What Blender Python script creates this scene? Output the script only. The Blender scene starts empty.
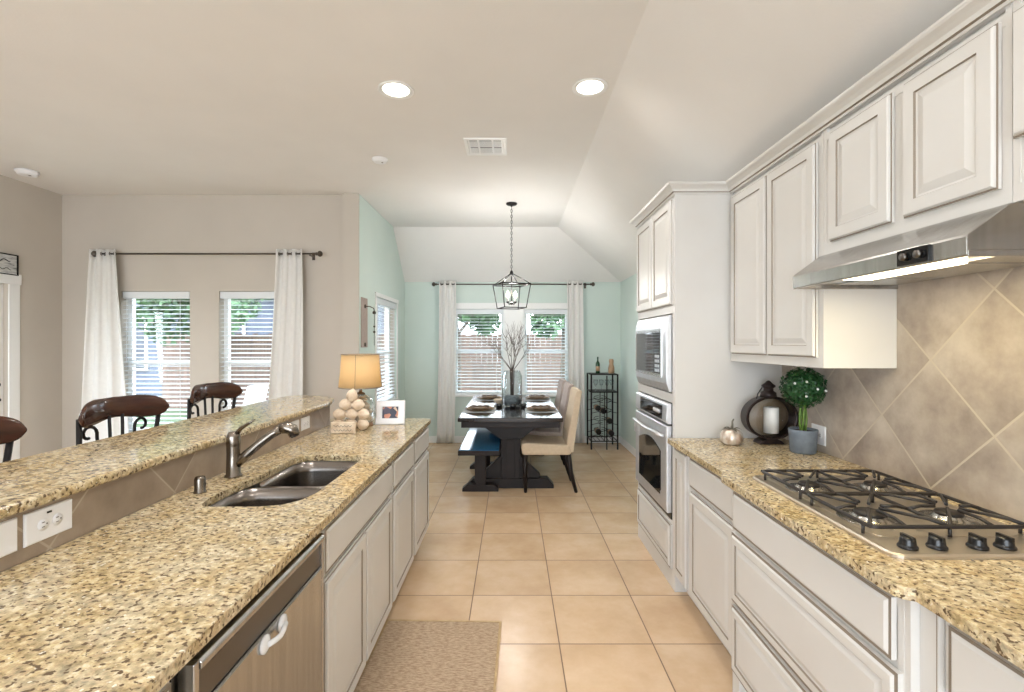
import bpy, bmesh, math, random
from mathutils import Vector, Matrix, noise
random.seed(7)
PI = math.pi
C = bpy.context.scene.collection
SC = bpy.context.scene

# ------------------------------------------------------------------ camera
cam_d = bpy.data.cameras.new('camera'); cam = bpy.data.objects.new('camera', cam_d); C.objects.link(cam)
H = 1.477; F = 486.0
cam.location = (0, 0, H); cam.rotation_euler = (PI/2, 0, 0)
cam_d.sensor_width = 36; cam_d.lens = 36*F/1024; cam_d.shift_y = -3/1024; cam_d.clip_start = .02
SC.camera = cam
# ------------------------------------------------------------------ world, sun, exposure
w = bpy.data.worlds.new('sky'); SC.world = w; w.use_nodes = True
nt = w.node_tree; bg = nt.nodes['Background']
tc = nt.nodes.new('ShaderNodeTexCoord'); sx = nt.nodes.new('ShaderNodeSeparateXYZ'); rp = nt.nodes.new('ShaderNodeValToRGB')
nt.links.new(tc.outputs['Generated'], sx.inputs[0]); nt.links.new(sx.outputs['Z'], rp.inputs[0]); nt.links.new(rp.outputs[0], bg.inputs[0])
rp.color_ramp.elements[0].position = 0.0; rp.color_ramp.elements[0].color = (.84, .92, 1, 1)
rp.color_ramp.elements[1].position = .6; rp.color_ramp.elements[1].color = (.70, .85, 1, 1)
bg.inputs[1].default_value = 10.5
def light(name, kind, loc, power, col=(1, 1, 1), rot=(0, 0, 0), size=.1, size_y=None, spread=None, parent=None):
    d = bpy.data.lights.new(name, kind); d.energy = power; d.color = col
    if kind == 'AREA':
        d.shape = 'RECTANGLE' if size_y else 'DISK'; d.size = size
        if size_y: d.size_y = size_y
        if spread: d.spread = spread
    elif kind == 'POINT': d.shadow_soft_size = size
    o = bpy.data.objects.new(name, d); C.objects.link(o); o.location = loc; o.rotation_euler = rot
    return o
sun = light('sun', 'SUN', (0, -5, 12), 2.2, (1, .95, .88), rot=(math.radians(38), 0, math.radians(-25)))
sun.data.angle = .02
SC.view_settings.view_transform = 'Standard'; SC.view_settings.look = 'None'
SC.view_settings.gamma = 1; SC.view_settings.use_curve_mapping = False
SC.view_settings.exposure = 0.06
WARM = (1, .97, .94)
# portals guide the sky light through the openings (they emit nothing themselves)
def portal(loc, rot, sx, sy):
    o = light('sky_portal', 'AREA', loc, 0, rot=rot, size=sx, size_y=sy); o.data.cycles.is_portal = True
portal((-.49, 7.30, 1.35), (-PI/2, 0, 0), .80, 1.30); portal((.51, 7.30, 1.35), (-PI/2, 0, 0), .70, 1.30)
portal((-1.70, 6.18, 1.36), (0, -PI/2, 0), 1.34, 1.02)
portal((-3.74, 5.22, 1.27), (-PI/2, 0, 0), .76, 1.54); portal((-2.72, 5.22, 1.27), (-PI/2, 0, 0), .76, 1.54)
portal((-4.83, 4.09, 1.02), (0, -PI/2, 0), 2.05, .95)
portal((-1.4, -3.25, 1.40), (PI/2, 0, 0), 4.4, 1.9)

# ------------------------------------------------------------------ materials
def s2l(c):
    return tuple(((v/255)/12.92 if v/255 <= .04045 else (((v/255)+.055)/1.055)**2.4) for v in c)
def mat(name, rgb, rough=.5, metal=0, **k):
    m = bpy.data.materials.new(name); m.use_nodes = True
    b = m.node_tree.nodes['Principled BSDF']
    b.inputs['Base Color'].default_value = (*s2l(rgb), 1)
    b.inputs['Roughness'].default_value = rough; b.inputs['Metallic'].default_value = metal
    for key, v in k.items(): b.inputs[key.replace('_', ' ')].default_value = v
    return m
def N(m, t, **k):
    n = m.node_tree.nodes.new(t)
    for a, v in k.items(): setattr(n, a, v)
    return n
def L(m, a, b): m.node_tree.links.new(a, b)
def bsdf(m): return m.node_tree.nodes['Principled BSDF']
def ramp(m, stops, src=None, interp='LINEAR'):
    r = N(m, 'ShaderNodeValToRGB'); r.color_ramp.interpolation = interp
    e = r.color_ramp.elements
    while len(e) < len(stops): e.new(.5)
    for x, (p, c) in zip(e, stops): x.position = p; x.color = (*s2l(c), 1)
    if src: L(m, src, r.inputs[0])
    return r
def objco(m, scale=(1, 1, 1), loc=(0, 0, 0), rot=(0, 0, 0)):
    t = N(m, 'ShaderNodeTexCoord'); mp = N(m, 'ShaderNodeMapping')
    mp.inputs['Scale'].default_value = scale; mp.inputs['Location'].default_value = loc; mp.inputs['Rotation'].default_value = rot
    L(m, t.outputs['Object'], mp.inputs[0]); return mp.outputs[0]
def noise_n(m, co, scale, detail=3, rough=.5):
    n = N(m, 'ShaderNodeTexNoise'); n.inputs['Scale'].default_value = scale; n.inputs['Detail'].default_value = detail
    n.inputs['Roughness'].default_value = rough
    L(m, co, n.inputs['Vector']); return n
def mixc(m, fac, a, b, mode='MIX'):
    x = N(m, 'ShaderNodeMix', data_type='RGBA', blend_type=mode)
    for s, v in ((x.inputs[0], fac), (x.inputs[6], a), (x.inputs[7], b)):
        if hasattr(v, 'default_value') or hasattr(v, 'links'): L(m, v, s)
        elif isinstance(v, (int, float)): s.default_value = v
        else: s.default_value = (*s2l(v), 1)
    return x.outputs[2]
def bump(m, h, strength=.3, dist=.003):
    b = N(m, 'ShaderNodeBump'); b.inputs['Strength'].default_value = strength; b.inputs['Distance'].default_value = dist
    L(m, h, b.inputs['Height']); L(m, b.outputs[0], bsdf(m).inputs['Normal'])
def mottled(name, a, b, rough=.5, scale=8, metal=0, bs=0, bscale=60, stretch=(1, 1, 1), **k):
    m = mat(name, a, rough, metal, **k); co = objco(m, stretch)
    n = noise_n(m, co, scale, 4); r = ramp(m, [(.35, a), (.65, b)], n.outputs[0]); L(m, r.outputs[0], bsdf(m).inputs['Base Color'])
    if bs:
        n2 = noise_n(m, co, bscale, 3); bump(m, n2.outputs[0], bs, .002)
    return m
M = {}
M['ceiling'] = mottled('ceiling_paint', (232, 229, 225), (229, 226, 222), .9, 2, bs=.25, bscale=70)
M['beige'] = mottled('beige_wall_paint', (200, 192, 181), (196, 188, 177), .85, 2, bs=.25, bscale=80)
M['mint'] = mottled('mint_wall_paint', (208, 221, 214), (204, 218, 211), .85, 2, bs=.25, bscale=80)
M['trim'] = mat('white_trim_paint', (236, 236, 234), .4)
M['cab'] = mottled('antique_white_cabinet_paint', (213, 211, 207), (209, 206, 201), .38, 3)
M['glaze'] = mat('taupe_glaze', (134, 122, 108), .5)
M['steel'] = mottled('brushed_steel', (190, 188, 184), (176, 174, 170), .27, 40, 1, stretch=(1, 1, .05))
M['steel_dark'] = mat('dark_steel', (110, 106, 102), .3, 1)
M['cook'] = mat('satin_cooktop_steel', (206, 196, 182), .38, .9)
M['oven_steel'] = mottled('bright_appliance_steel', (222, 224, 228), (214, 216, 220), .42, 30, .85)
M['sinksteel'] = mat('sink_steel', (128, 122, 117), .27, 1)
M['nickel'] = mat('brushed_nickel', (130, 122, 113), .25, 1)
M['black'] = mat('black_enamel', (22, 21, 21), .3)
M['blackglass'] = mat('black_glass', (14, 16, 18), .05)
M['iron'] = mat('cast_iron', (38, 33, 31), .45)
M['metalblk'] = mat('black_wrought_metal', (30, 28, 28), .45, .6)
M['rodmetal'] = mat('bronze_rod', (92, 84, 76), .4, .8)
M['wood_dark'] = mottled('espresso_wood', (36, 27, 24), (26, 20, 19), .42, 6, stretch=(1, .15, 1), Specular_IOR_Level=.3)
M['wood_top'] = mottled('polished_espresso_wood', (38, 30, 28), (28, 22, 21), .14, 6, stretch=(1, .15, 1))
M['crest'] = mottled('walnut_brown_wood', (78, 46, 34), (48, 30, 25), .15, 5, stretch=(1, 1, 4))
M['curtain'] = mottled('white_curtain_cloth', (244, 242, 238), (240, 238, 234), .9, 30)
M['blind'] = mat('white_blind_vinyl', (226, 230, 232), .45)
M['plastic'] = mat('white_plastic', (238, 238, 240), .35)
M['slot'] = mat('outlet_slot_grey', (110, 104, 100), .6)
M['cream'] = mottled('cream_upholstery', (206, 187, 160), (198, 178, 152), .8, 30, bs=.3, bscale=300)
M['mauve'] = mottled('grey_taupe_upholstery', (176, 160, 150), (166, 150, 142), .8, 30, bs=.3, bscale=300)
M['bench_top'] = mottled('teal_blue_glossy_seat', (36, 106, 148), (26, 84, 126), .12, 5)
M['candle'] = mat('white_candle_wax', (236, 234, 228), .5)
M['leaf'] = mottled('boxwood_leaf', (42, 92, 44), (24, 62, 30), .4, 60)
M['stem'] = mottled('green_stem', (110, 140, 60), (84, 116, 46), .5, 30)
M['pot'] = mottled('blue_grey_pot', (112, 122, 132), (100, 110, 122), .6, 30)
M['soil'] = mat('soil', (70, 56, 44), .9)
M['flower'] = mat('white_flower', (240, 240, 236), .5)
M['shell'] = mottled('cream_seashell', (236, 220, 198), (208, 184, 156), .4, 25)
M['rattan'] = mottled('brown_woven_plate', (150, 122, 84), (96, 74, 54), .6, 30)
M['napkin'] = mottled('brown_napkin', (110, 92, 78), (84, 70, 60), .8, 40)
M['mat_grey'] = mottled('pale_grey_placemat', (196, 200, 202), (184, 188, 192), .7, 60)
M['bottle'] = mat('green_bottle_glass', (24, 58, 34), .08)
M['wine'] = mat('dark_wine_bottle', (26, 18, 20), .12)
M['tan'] = mottled('tan_ceramic', (176, 144, 112), (160, 128, 98), .5, 20)
M['twig'] = mottled('brown_twig', (98, 82, 72), (74, 62, 56), .7, 30)
M['pebble'] = mottled('grey_pebbles', (160, 166, 168), (124, 132, 138), .5, 40)
M['silvershell'] = mottled('silver_rose_mercury_glass', (232, 226, 216), (176, 150, 130), .25, 22, .35)
M['greystem'] = mat('weathered_metal_leaf', (112, 108, 96), .5, .5)
M['aged'] = mottled('dark_bronze_lantern', (56, 44, 40), (36, 28, 28), .35, 20, .5)
M['amber'] = mottled('tan_inner_reflector', (140, 118, 90), (120, 100, 78), .4, 6)
M['brick'] = None
def glassmat(name, rgb=(255, 255, 255), gl=.06, rough=.02):
    m = bpy.data.materials.new(name); m.use_nodes = True; nt = m.node_tree
    nt.nodes.remove(nt.nodes['Principled BSDF']); out = nt.nodes['Material Output']
    t = nt.nodes.new('ShaderNodeBsdfTransparent'); t.inputs[0].default_value = (*s2l(rgb), 1)
    g = nt.nodes.new('ShaderNodeBsdfGlossy'); g.inputs['Roughness'].default_value = rough
    fr = nt.nodes.new('ShaderNodeLayerWeight'); fr.inputs[0].default_value = gl
    mx = nt.nodes.new('ShaderNodeMixShader'); nt.links.new(fr.outputs[1], mx.inputs[0])
    nt.links.new(t.outputs[0], mx.inputs[1]); nt.links.new(g.outputs[0], mx.inputs[2]); nt.links.new(mx.outputs[0], out.inputs[0])
    return m
M['glass'] = glassmat('clear_pane_glass', gl=.12)
M['jar'] = glassmat('clear_jar_glass', (246, 249, 250), gl=.3)
M['latch'] = mat('clear_latch_plastic', (226, 226, 226), .12)
M['vase'] = glassmat('smoky_vase_glass', (222, 232, 238), gl=.22)
def emit(name, rgb, s):
    m = mat(name, rgb, .5); b = bsdf(m); b.inputs['Emission Color'].default_value = (*s2l(rgb), 1); b.inputs['Emission Strength'].default_value = s
    return m
M['lens'] = emit('lit_can_lens', (255, 246, 232), 9)
M['hoodlens'] = emit('lit_hood_lens', (255, 240, 205), 9)
M['bulb'] = emit('lit_bulb', (255, 236, 205), 12)
# lamp shade: translucent cloth lit from inside
m = mat('beige_lampshade_cloth', (214, 196, 158), .8); nt = m.node_tree
tr = N(m, 'ShaderNodeBsdfTranslucent'); tr.inputs[0].default_value = (*s2l((228, 208, 168)), 1)
mx = N(m, 'ShaderNodeMixShader'); mx.inputs[0].default_value = .5
L(m, bsdf(m).outputs[0], mx.inputs[1]); L(m, tr.outputs[0], mx.inputs[2]); L(m, mx.outputs[0], nt.nodes['Material Output'].inputs[0]); M['shade'] = m
# curtains let some daylight through
m = M['curtain']; tr = N(m, 'ShaderNodeBsdfTranslucent'); tr.inputs[0].default_value = (*s2l((236, 232, 224)), 1)
mx = N(m, 'ShaderNodeMixShader'); mx.inputs[0].default_value = .2
L(m, bsdf(m).outputs[0], mx.inputs[1]); L(m, tr.outputs[0], mx.inputs[2]); L(m, mx.outputs[0], m.node_tree.nodes['Material Output'].inputs[0])

def granite(name, base, rough=.12):
    m = mat(name, base, rough, Specular_IOR_Level=.5); co = objco(m)
    n0 = noise_n(m, co, 55, 4, .65); n1 = noise_n(m, objco(m, (1, 1, 1), (3, 1, 0)), 9, 3, .6)
    v = N(m, 'ShaderNodeTexVoronoi'); v.inputs['Scale'].default_value = 110; L(m, objco(m, (1, .75, 1), rot=(0, 0, .6)), v.inputs['Vector']); sv = N(m, 'ShaderNodeSeparateColor'); L(m, v.outputs['Color'], sv.inputs[0]); vg = ramp(m, [(0, (90, 90, 88)), (1, (172, 170, 166))], sv.outputs[0])
    a = ramp(m, [(.34, (138, 120, 90)), (.43, (186, 168, 130)), (.53, (210, 194, 157)), (.64, (233, 224, 202))], n0.outputs[0])
    c = mixc(m, .55, a.outputs[0], vg.outputs[0], 'OVERLAY')
    cl = ramp(m, [(.38, (192, 166, 110)), (.62, (220, 214, 190))], n1.outputs[0]); c = mixc(m, .28, c, cl.outputs[0])
    n2 = noise_n(m, objco(m, (.75, .95, 1), rot=(0, 0, .5)), 92, 3, .5)
    sp = ramp(m, [(.555, (0, 0, 0)), (.62, (255, 255, 255))], n2.outputs[0]); c = mixc(m, sp.outputs[0], c, (98, 80, 60))
    n3 = noise_n(m, objco(m, (1, 1, 1), (9, 4, 2)), 85, 2, .5)
    sp2 = ramp(m, [(.68, (0, 0, 0)), (.73, (255, 255, 255))], n3.outputs[0]); c = mixc(m, sp2.outputs[0], c, (238, 232, 214))
    L(m, c, bsdf(m).inputs['Base Color']); return m
M['granite'] = granite('gold_granite', (212, 186, 136))

def tilemat(name, cols, grout, T, off, plane='XY', diag=False, gw=.006, rough=.32, nscale=3):
    m = mat(name, cols[0], rough); t = N(m, 'ShaderNodeTexCoord'); s = N(m, 'ShaderNodeSeparateXYZ'); L(m, t.outputs['Object'], s.inputs[0])
    def mth(op, a, b=None):
        n = N(m, 'ShaderNodeMath', operation=op)
        for i, v in enumerate((a, b)):
            if v is None: continue
            if isinstance(v, (int, float)): n.inputs[i].default_value = v
            else: L(m, v, n.inputs[i])
        return n.outputs[0]
    a, b = s.outputs[plane[0]], s.outputs[plane[1]]
    a = mth('SUBTRACT', a, off[0]); b = mth('SUBTRACT', b, off[1])
    if diag:
        p = mth('MULTIPLY', mth('ADD', a, b), .70710678); q = mth('MULTIPLY', mth('SUBTRACT', a, b), .70710678)
    else: p, q = a, b
    p = mth('DIVIDE', p, T); q = mth('DIVIDE', q, T)
    def edge(x):
        f = mth('FRACT', mth('ADD', x, 100)); return mth('MINIMUM', f, mth('SUBTRACT', 1, f))
    e = mth('MINIMUM', edge(p), edge(q)); g = mth('LESS_THAN', e, gw/2/T)
    cmb = N(m, 'ShaderNodeCombineXYZ'); L(m, mth('FLOOR', p), cmb.inputs[0]); L(m, mth('FLOOR', q), cmb.inputs[1])
    wn = N(m, 'ShaderNodeTexWhiteNoise', noise_dimensions='3D'); L(m, cmb.outputs[0], wn.inputs[0])
    # per-tile offset of the marbling
    va = N(m, 'ShaderNodeVectorMath', operation='ADD'); L(m, t.outputs['Object'], va.inputs[0])
    vs = N(m, 'ShaderNodeVectorMath', operation='SCALE'); L(m, wn.outputs['Color'], vs.inputs[0]); vs.inputs['Scale'].default_value = 9
    L(m, vs.outputs[0], va.inputs[1])
    n = noise_n(m, va.outputs[0], nscale, 6, .62)
    r = ramp(m, [(.3, cols[0]), (.5, cols[1]), (.7, cols[2])], n.outputs[0])
    hs = N(m, 'ShaderNodeHueSaturation'); L(m, r.outputs[0], hs.inputs['Color'])
    L(m, mth('ADD', .96, mth('MULTIPLY', wn.outputs['Value'], .07)), hs.inputs['Value'])
    c = mixc(m, g, hs.outputs[0], grout); L(m, c, bsdf(m).inputs['Base Color'])
    inv = mth('SUBTRACT', 1, g); bump(m, inv, .6, .002)
    rr = mth('ADD', rough, mth('MULTIPLY', g, .4)); L(m, rr, bsdf(m).inputs['Roughness'])
    return m
M['floor'] = tilemat('beige_ceramic_floor_tile', [(200, 168, 134), (212, 182, 148), (222, 196, 166)], (128, 104, 82), .46, (.232, .085), rough=.26)
M['splash'] = tilemat('tan_travertine_tile', [(138, 126, 117), (170, 158, 146), (192, 183, 171)], (190, 180, 164), .3465, (1.855, .922), 'YZ', True, .007, .33, 4.5)
M['kneetile'] = tilemat('brown_travertine_tile', [(138, 122, 106), (160, 143, 125), (178, 162, 144)], (184, 170, 152), .3465, (1.81, .922), 'YZ', True, .006, .4, 4)

def rugmat():
    m = mat('woven_jute', (200, 178, 150), .95); co = objco(m)
    w1 = N(m, 'ShaderNodeTexWave', bands_direction='X'); w1.inputs['Scale'].default_value = 60; L(m, co, w1.inputs[0])
    w2 = N(m, 'ShaderNodeTexWave', bands_direction='Y'); w2.inputs['Scale'].default_value = 45; L(m, co, w2.inputs[0])
    n = noise_n(m, objco(m, (4, 16, 1)), 9, 4, .7); r = ramp(m, [(.35, (172, 146, 122)), (.6, (222, 202, 176))], n.outputs[0])
    mu = N(m, 'ShaderNodeMath', operation='MULTIPLY'); L(m, w1.outputs['Fac'], mu.inputs[0]); L(m, w2.outputs['Fac'], mu.inputs[1])
    wr = ramp(m, [(0, (176, 152, 130)), (.5, (250, 240, 224))], mu.outputs[0])
    L(m, mixc(m, .42, r.outputs[0], wr.outputs[0], 'MULTIPLY'), bsdf(m).inputs['Base Color']); bump(m, mu.outputs[0], .8, .003); return m
M['rug'] = rugmat()
M['rugedge'] = mottled('tan_rug_binding', (196, 170, 130), (184, 156, 118), .9, 40)
def signmat():
    m = mat('weathered_sign', (180, 180, 176), .8); co = objco(m, (1, 1, 6)); n = noise_n(m, co, 9, 5, .7)
    r = ramp(m, [(.34, (104, 104, 104)), (.42, (176, 176, 174)), (.6, (206, 206, 202))], n.outputs[0]); L(m, r.outputs[0], bsdf(m).inputs['Base Color']); return m
M['sign'] = signmat()
def picmat():
    m = mat('family_picture_print', (120, 80, 70), .3); v = N(m, 'ShaderNodeTexVoronoi'); v.inputs['Scale'].default_value = 26; L(m, objco(m), v.inputs['Vector'])
    s = N(m, 'ShaderNodeSeparateColor'); L(m, v.outputs['Color'], s.inputs[0])
    r = ramp(m, [(0, (40, 40, 58)), (.4, (70, 60, 80)), (.62, (196, 132, 104)), (.85, (206, 176, 150))], s.outputs[0], 'CONSTANT'); L(m, r.outputs[0], bsdf(m).inputs['Base Color']); return m
M['picture'] = picmat()
M['fence'] = mottled('weathered_fence_wood', (122, 100, 88), (96, 78, 70), .85, 4, stretch=(6, 6, .4))
M['grass'] = mottled('lawn_grass', (58, 76, 44), (70, 88, 54), .95, 12)
M['housewall'] = mottled('pale_grey_house_siding', (96, 102, 116), (84, 90, 104), .8, 4)
M['roof'] = mottled('grey_roof_shingle', (120, 112, 112), (92, 86, 88), .9, 20)
M['treeleaf'] = mottled('tree_leaves', (88, 116, 78), (60, 88, 58), .6, 9)
M['bark'] = mottled('tree_bark', (110, 96, 84), (84, 74, 66), .9, 9)
M['patio'] = mottled('patio_concrete', (112, 110, 106), (98, 96, 92), .9, 6)
M['carbody'] = mat('white_patio_chair_paint', (226, 228, 232), .3)
M['darkwin'] = mat('dark_exterior_window', (38, 46, 60), .1)

# ------------------------------------------------------------------ mesh helpers
class MB:
    def __init__(s): s.bm = bmesh.new(); s.mi = 0; s.mats = []
    def use(s, m):
        if m not in s.mats: s.mats.append(m)
        s.mi = s.mats.index(m); return s
    def face(s, vs, smooth=False):
        try: f = s.bm.faces.new(vs)
        except ValueError: return None
        f.material_index = s.mi; f.smooth = smooth; return f
    def v(s, p): return s.bm.verts.new(p)
    def box(s, x0, x1, y0, y1, z0, z1):
        x0, x1 = min(x0, x1), max(x0, x1); y0, y1 = min(y0, y1), max(y0, y1); z0, z1 = min(z0, z1), max(z0, z1)
        c = [s.v(p) for p in ((x0,y0,z0),(x1,y0,z0),(x1,y1,z0),(x0,y1,z0),(x0,y0,z1),(x1,y0,z1),(x1,y1,z1),(x0,y1,z1))]
        for f in ((3,2,1,0),(4,5,6,7),(0,1,5,4),(1,2,6,5),(2,3,7,6),(3,0,4,7)): s.face([c[i] for i in f])
        return s
    def prism(s, pts, axis, a, b, smooth=False):
        """pts 2-D outline extruded along axis; axis X:(y,z) Y:(x,z) Z:(x,y)"""
        mk = {'X': lambda p, t: (t, p[0], p[1]), 'Y': lambda p, t: (p[0], t, p[1]), 'Z': lambda p, t: (p[0], p[1], t)}[axis]
        A = [s.v(mk(p, a)) for p in pts]; B = [s.v(mk(p, b)) for p in pts]; n = len(pts)
        s.face(A[::-1]); s.face(B)
        for i in range(n): s.face([A[i], A[(i+1) % n], B[(i+1) % n], B[i]], smooth)
        return s
    def lathe(s, prof, c=(0, 0, 0), n=24, smooth=True, axis='Z', sc=(1, 1), a0=0, a1=2*PI, rfun=None):
        rows = []; full = abs(a1-a0-2*PI) < 1e-6; cnt = n if full else n+1
        for (r, h) in prof:
            row = []
            for i in range(cnt):
                a = a0+(a1-a0)*i/n; rr = r*(rfun(a) if rfun else 1); x, y = rr*math.cos(a)*sc[0], rr*math.sin(a)*sc[1]
                p = {'Z': (x, y, h), 'Y': (x, h, y), 'X': (h, x, y)}[axis]
                row.append(s.v((p[0]+c[0], p[1]+c[1], p[2]+c[2])))
            rows.append(row)
        for r0, r1 in zip(rows, rows[1:]):
            for i in range(n):
                j = (i+1) % cnt; s.face([r0[i], r0[j], r1[j], r1[i]], smooth)
        if full:
            if prof[0][0] > 1e-5: s.face(rows[0][::-1])
            if prof[-1][0] > 1e-5: s.face(rows[-1])
        return s
    def tube(s, pts, r, n=8, closed=False, smooth=True, flat=1.0):
        pts = [Vector(p) for p in pts]; k = len(pts); rows = []; up = None
        for i, p in enumerate(pts):
            if closed: t = (pts[(i+1) % k]-pts[i-1]).normalized()
            else: t = (pts[min(i+1, k-1)]-pts[max(i-1, 0)]).normalized()
            if up is None:
                up = Vector((0, 0, 1)) if abs(t.z) < .9 else Vector((1, 0, 0))
            a = t.cross(up)
            if a.length < 1e-6: a = t.orthogonal()
            a.normalize(); b = a.cross(t).normalized(); up = b
            rr = r[i] if isinstance(r, (list, tuple)) else r
            rows.append([s.v(p+a*math.cos(2*PI*j/n)*rr+b*math.sin(2*PI*j/n)*rr*flat) for j in range(n)])
        pr = list(zip(rows, rows[1:]))+([(rows[-1], rows[0])] if closed else [])
        for r0, r1 in pr:
            for j in range(n): s.face([r0[j], r1[j], r1[(j+1) % n], r0[(j+1) % n]], smooth)
        if not closed: s.face(rows[0]); s.face(rows[-1][::-1])
        return s
    def ball(s, c, r, n=12, k=8, sc=(1, 1, 1)):
        prof = [(max(math.sin(PI*i/k), 1e-6)*r, -math.cos(PI*i/k)*r) for i in range(k+1)]
        rows = []
        for (rr, h) in prof[1:-1]: rows.append([s.v((c[0]+rr*math.cos(2*PI*j/n)*sc[0], c[1]+rr*math.sin(2*PI*j/n)*sc[1], c[2]+h*sc[2])) for j in range(n)])
        b = s.v((c[0], c[1], c[2]-r*sc[2])); t = s.v((c[0], c[1], c[2]+r*sc[2]))
        for j in range(n): s.face([b, rows[0][(j+1) % n], rows[0][j]], True); s.face([t, rows[-1][j], rows[-1][(j+1) % n]], True)
        for r0, r1 in zip(rows, rows[1:]):
            for j in range(n): s.face([r0[j], r0[(j+1) % n], r1[(j+1) % n], r1[j]], True)
        return s
    def panel(s, O, U, V, w, h, prof, m1, m2):
        """stepped rectangular front; prof = (inset, height, glaze?)"""
        O, U, V = Vector(O), Vector(U), Vector(V); Nn = U.cross(V)
        loops = []
        for ins, ht, g in prof:
            loops.append(([s.v(O+U*a+V*b+Nn*ht) for a, b in ((ins, ins), (w-ins, ins), (w-ins, h-ins), (ins, h-ins))], g))
        s.use(m1); s.face(loops[0][0][::-1])
        for (l0, g0), (l1, g1) in zip(loops, loops[1:]):
            s.use(m2 if g1 else m1)
            for i in range(4): s.face([l0[i], l0[(i+1) % 4], l1[(i+1) % 4], l1[i]])
        s.use(m1); s.face(loops[-1][0]); return s
    def build(s, name, m=None, parent=None, bevel=0, seg=2, sub=0, world=True, angle=35):
        if not s.mats: s.mats = [m]
        if parent is not None and world:
            bmesh.ops.translate(s.bm, verts=s.bm.verts, vec=-WL(parent))
        bmesh.ops.recalc_face_normals(s.bm, faces=s.bm.faces)
        me = bpy.data.meshes.new(name); s.bm.to_mesh(me); s.bm.free()
        for x in s.mats: me.materials.append(x)
        o = bpy.data.objects.new(name, me); C.objects.link(o)
        if parent is not None: o.parent = parent
        if bevel:
            b = o.modifiers.new('bevel', 'BEVEL'); b.width = bevel; b.segments = seg; b.limit_method = 'ANGLE'; b.angle_limit = math.radians(angle)
            b.harden_normals = False
        if sub:
            q = o.modifiers.new('sub', 'SUBSURF'); q.levels = sub; q.render_levels = sub
        return o
def WL(o):
    v = Vector((0, 0, 0))
    while o is not None: v += Vector(o.location); o = o.parent
    return v
def tag(o, label, cat, group=None, kind=None):
    o['label'] = label
    if cat: o['category'] = cat
    if group: o['group'] = group
    if kind: o['kind'] = kind
    return o
def thing(name, label, cat, loc=(0, 0, 0), rz=0, group=None):
    o = bpy.data.objects.new(name, None); C.objects.link(o); o.location = loc; o.rotation_euler = (0, 0, rz)
    o.empty_display_size = .1
    return tag(o, label, cat, group)
def struct(o): o['kind'] = 'structure'; return o
def dup(root, loc=None, rz=None, label=None):
    def cp(o, par):
        c = o.copy(); C.objects.link(c)
        if par is not None: c.parent = par
        for ch in list(o.children): cp(ch, c)
        return c
    r = cp(root, None)
    if loc is not None: r.location = loc
    if rz is not None: r.rotation_euler = (0, 0, rz)
    if label: r['label'] = label
    return r
def px(x, y, d):
    return Vector(((x-512)/F*d, d, H+(343-y)/F*d))

# ------------------------------------------------------------------ room shell
XR, XL, XD = 1.61, -4.72, -1.59           # right wall, left wall, dining left wall
YW, YF = 5.10, 7.20                       # window wall of the breakfast side, far dining wall
ZC, ZL = 3.03, 2.38                       # flat ceiling, spring of the slopes
XS, YS = .62, 6.50                        # where the slopes begin
YB = -3.2
b = MB().use(M['floor']); b.box(XL-.15, XR+.15, YB, YF+.15, -.12, 0); struct(b.build('floor'))
def wall(name, m, axis, at, th, u0, u1, z0, z1, holes=(), m2=None):
    b = MB().use(m); us = sorted({u0, u1, *[h[0] for h in holes], *[h[1] for h in holes]}); zs = sorted({z0, z1, *[h[2] for h in holes], *[h[3] for h in holes]})
    for a0, a1 in zip(us, us[1:]):
        run = None
        for c0, c1 in zip(zs, zs[1:]):
            if any(h[0] <= a0 and a1 <= h[1] and h[2] <= c0 and c1 <= h[3] for h in holes): continue
            if axis == 'Y': b.box(a0, a1, at, at+th, c0, c1)
            else: b.box(at, at+th, a0, a1, c0, c1)
    bmesh.ops.remove_doubles(b.bm, verts=b.bm.verts, dist=1e-5)
    return struct(b.build(name))
HF = [(-.866, -.12, .712, 1.98), (.178, .845, .712, 1.98)]
HL = [(5.68, 6.68, .70, 2.02)]
HW = [(-4.10, -3.38, .52, 2.02), (-3.075, -2.36, .52, 2.02)]
wall('wall_far', M['mint'], 'Y', YF, .15, XD-.14, XR+.15, 0, ZL+.12, HF)
wall('wall_dining_left', M['mint'], 'X', XD-.025, .025, YW-.05+.012, YF, 0, ZC, HL)
wall('wall_dining_outer', M['beige'], 'X', XD-.166, .141, YW-.05, YF+.15, 0, ZC, HL)
wall('wall_stub_end', M['beige'], 'Y', YW-.062, .024, XD-.166, XD, 0, ZC)
wall('wall_window_side', M['beige'], 'Y', YW, .15, XL-.15, XD-.166, 0, ZC, HW)
wall('wall_left', M['beige'], 'X', XL-.15, .15, YB, YW, 0, ZC, [(3.62, 4.55, 0, 2.03)])
wall('wall_right_dining', M['mint'], 'X', XR, .15, 3.73, YF+.15, 0, 2.5)
wall('wall_right_kitchen', M['beige'], 'X', XR, .15, YB, 3.73, 0, 2.5)
wall('wall_back_unseen', M['beige'], 'Y', YB-.15, .15, XL-.15, XR+.15, 0, ZC, [(-3.6, .8, .45, 2.35)])  # unseen wall added to cut the sky fill from behind; opening sized for that
b = MB().use(M['ceiling'])
T = .1
def slabpoly(b, pts, t):
    A = [b.v(p) for p in pts]; B = [b.v((p[0], p[1], p[2]+t)) for p in pts]; n = len(pts)
    b.face(A[::-1]); b.face(B)
    for i in range(n): b.face([A[i], A[(i+1) % n], B[(i+1) % n], B[i]])
slabpoly(b, [(XL-.15, YB, ZC), (XS, YB, ZC), (XS, YS, ZC), (XD-.166, YS, ZC), (XD-.166, YW+.15, ZC), (XL-.15, YW+.15, ZC)], T)
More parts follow.
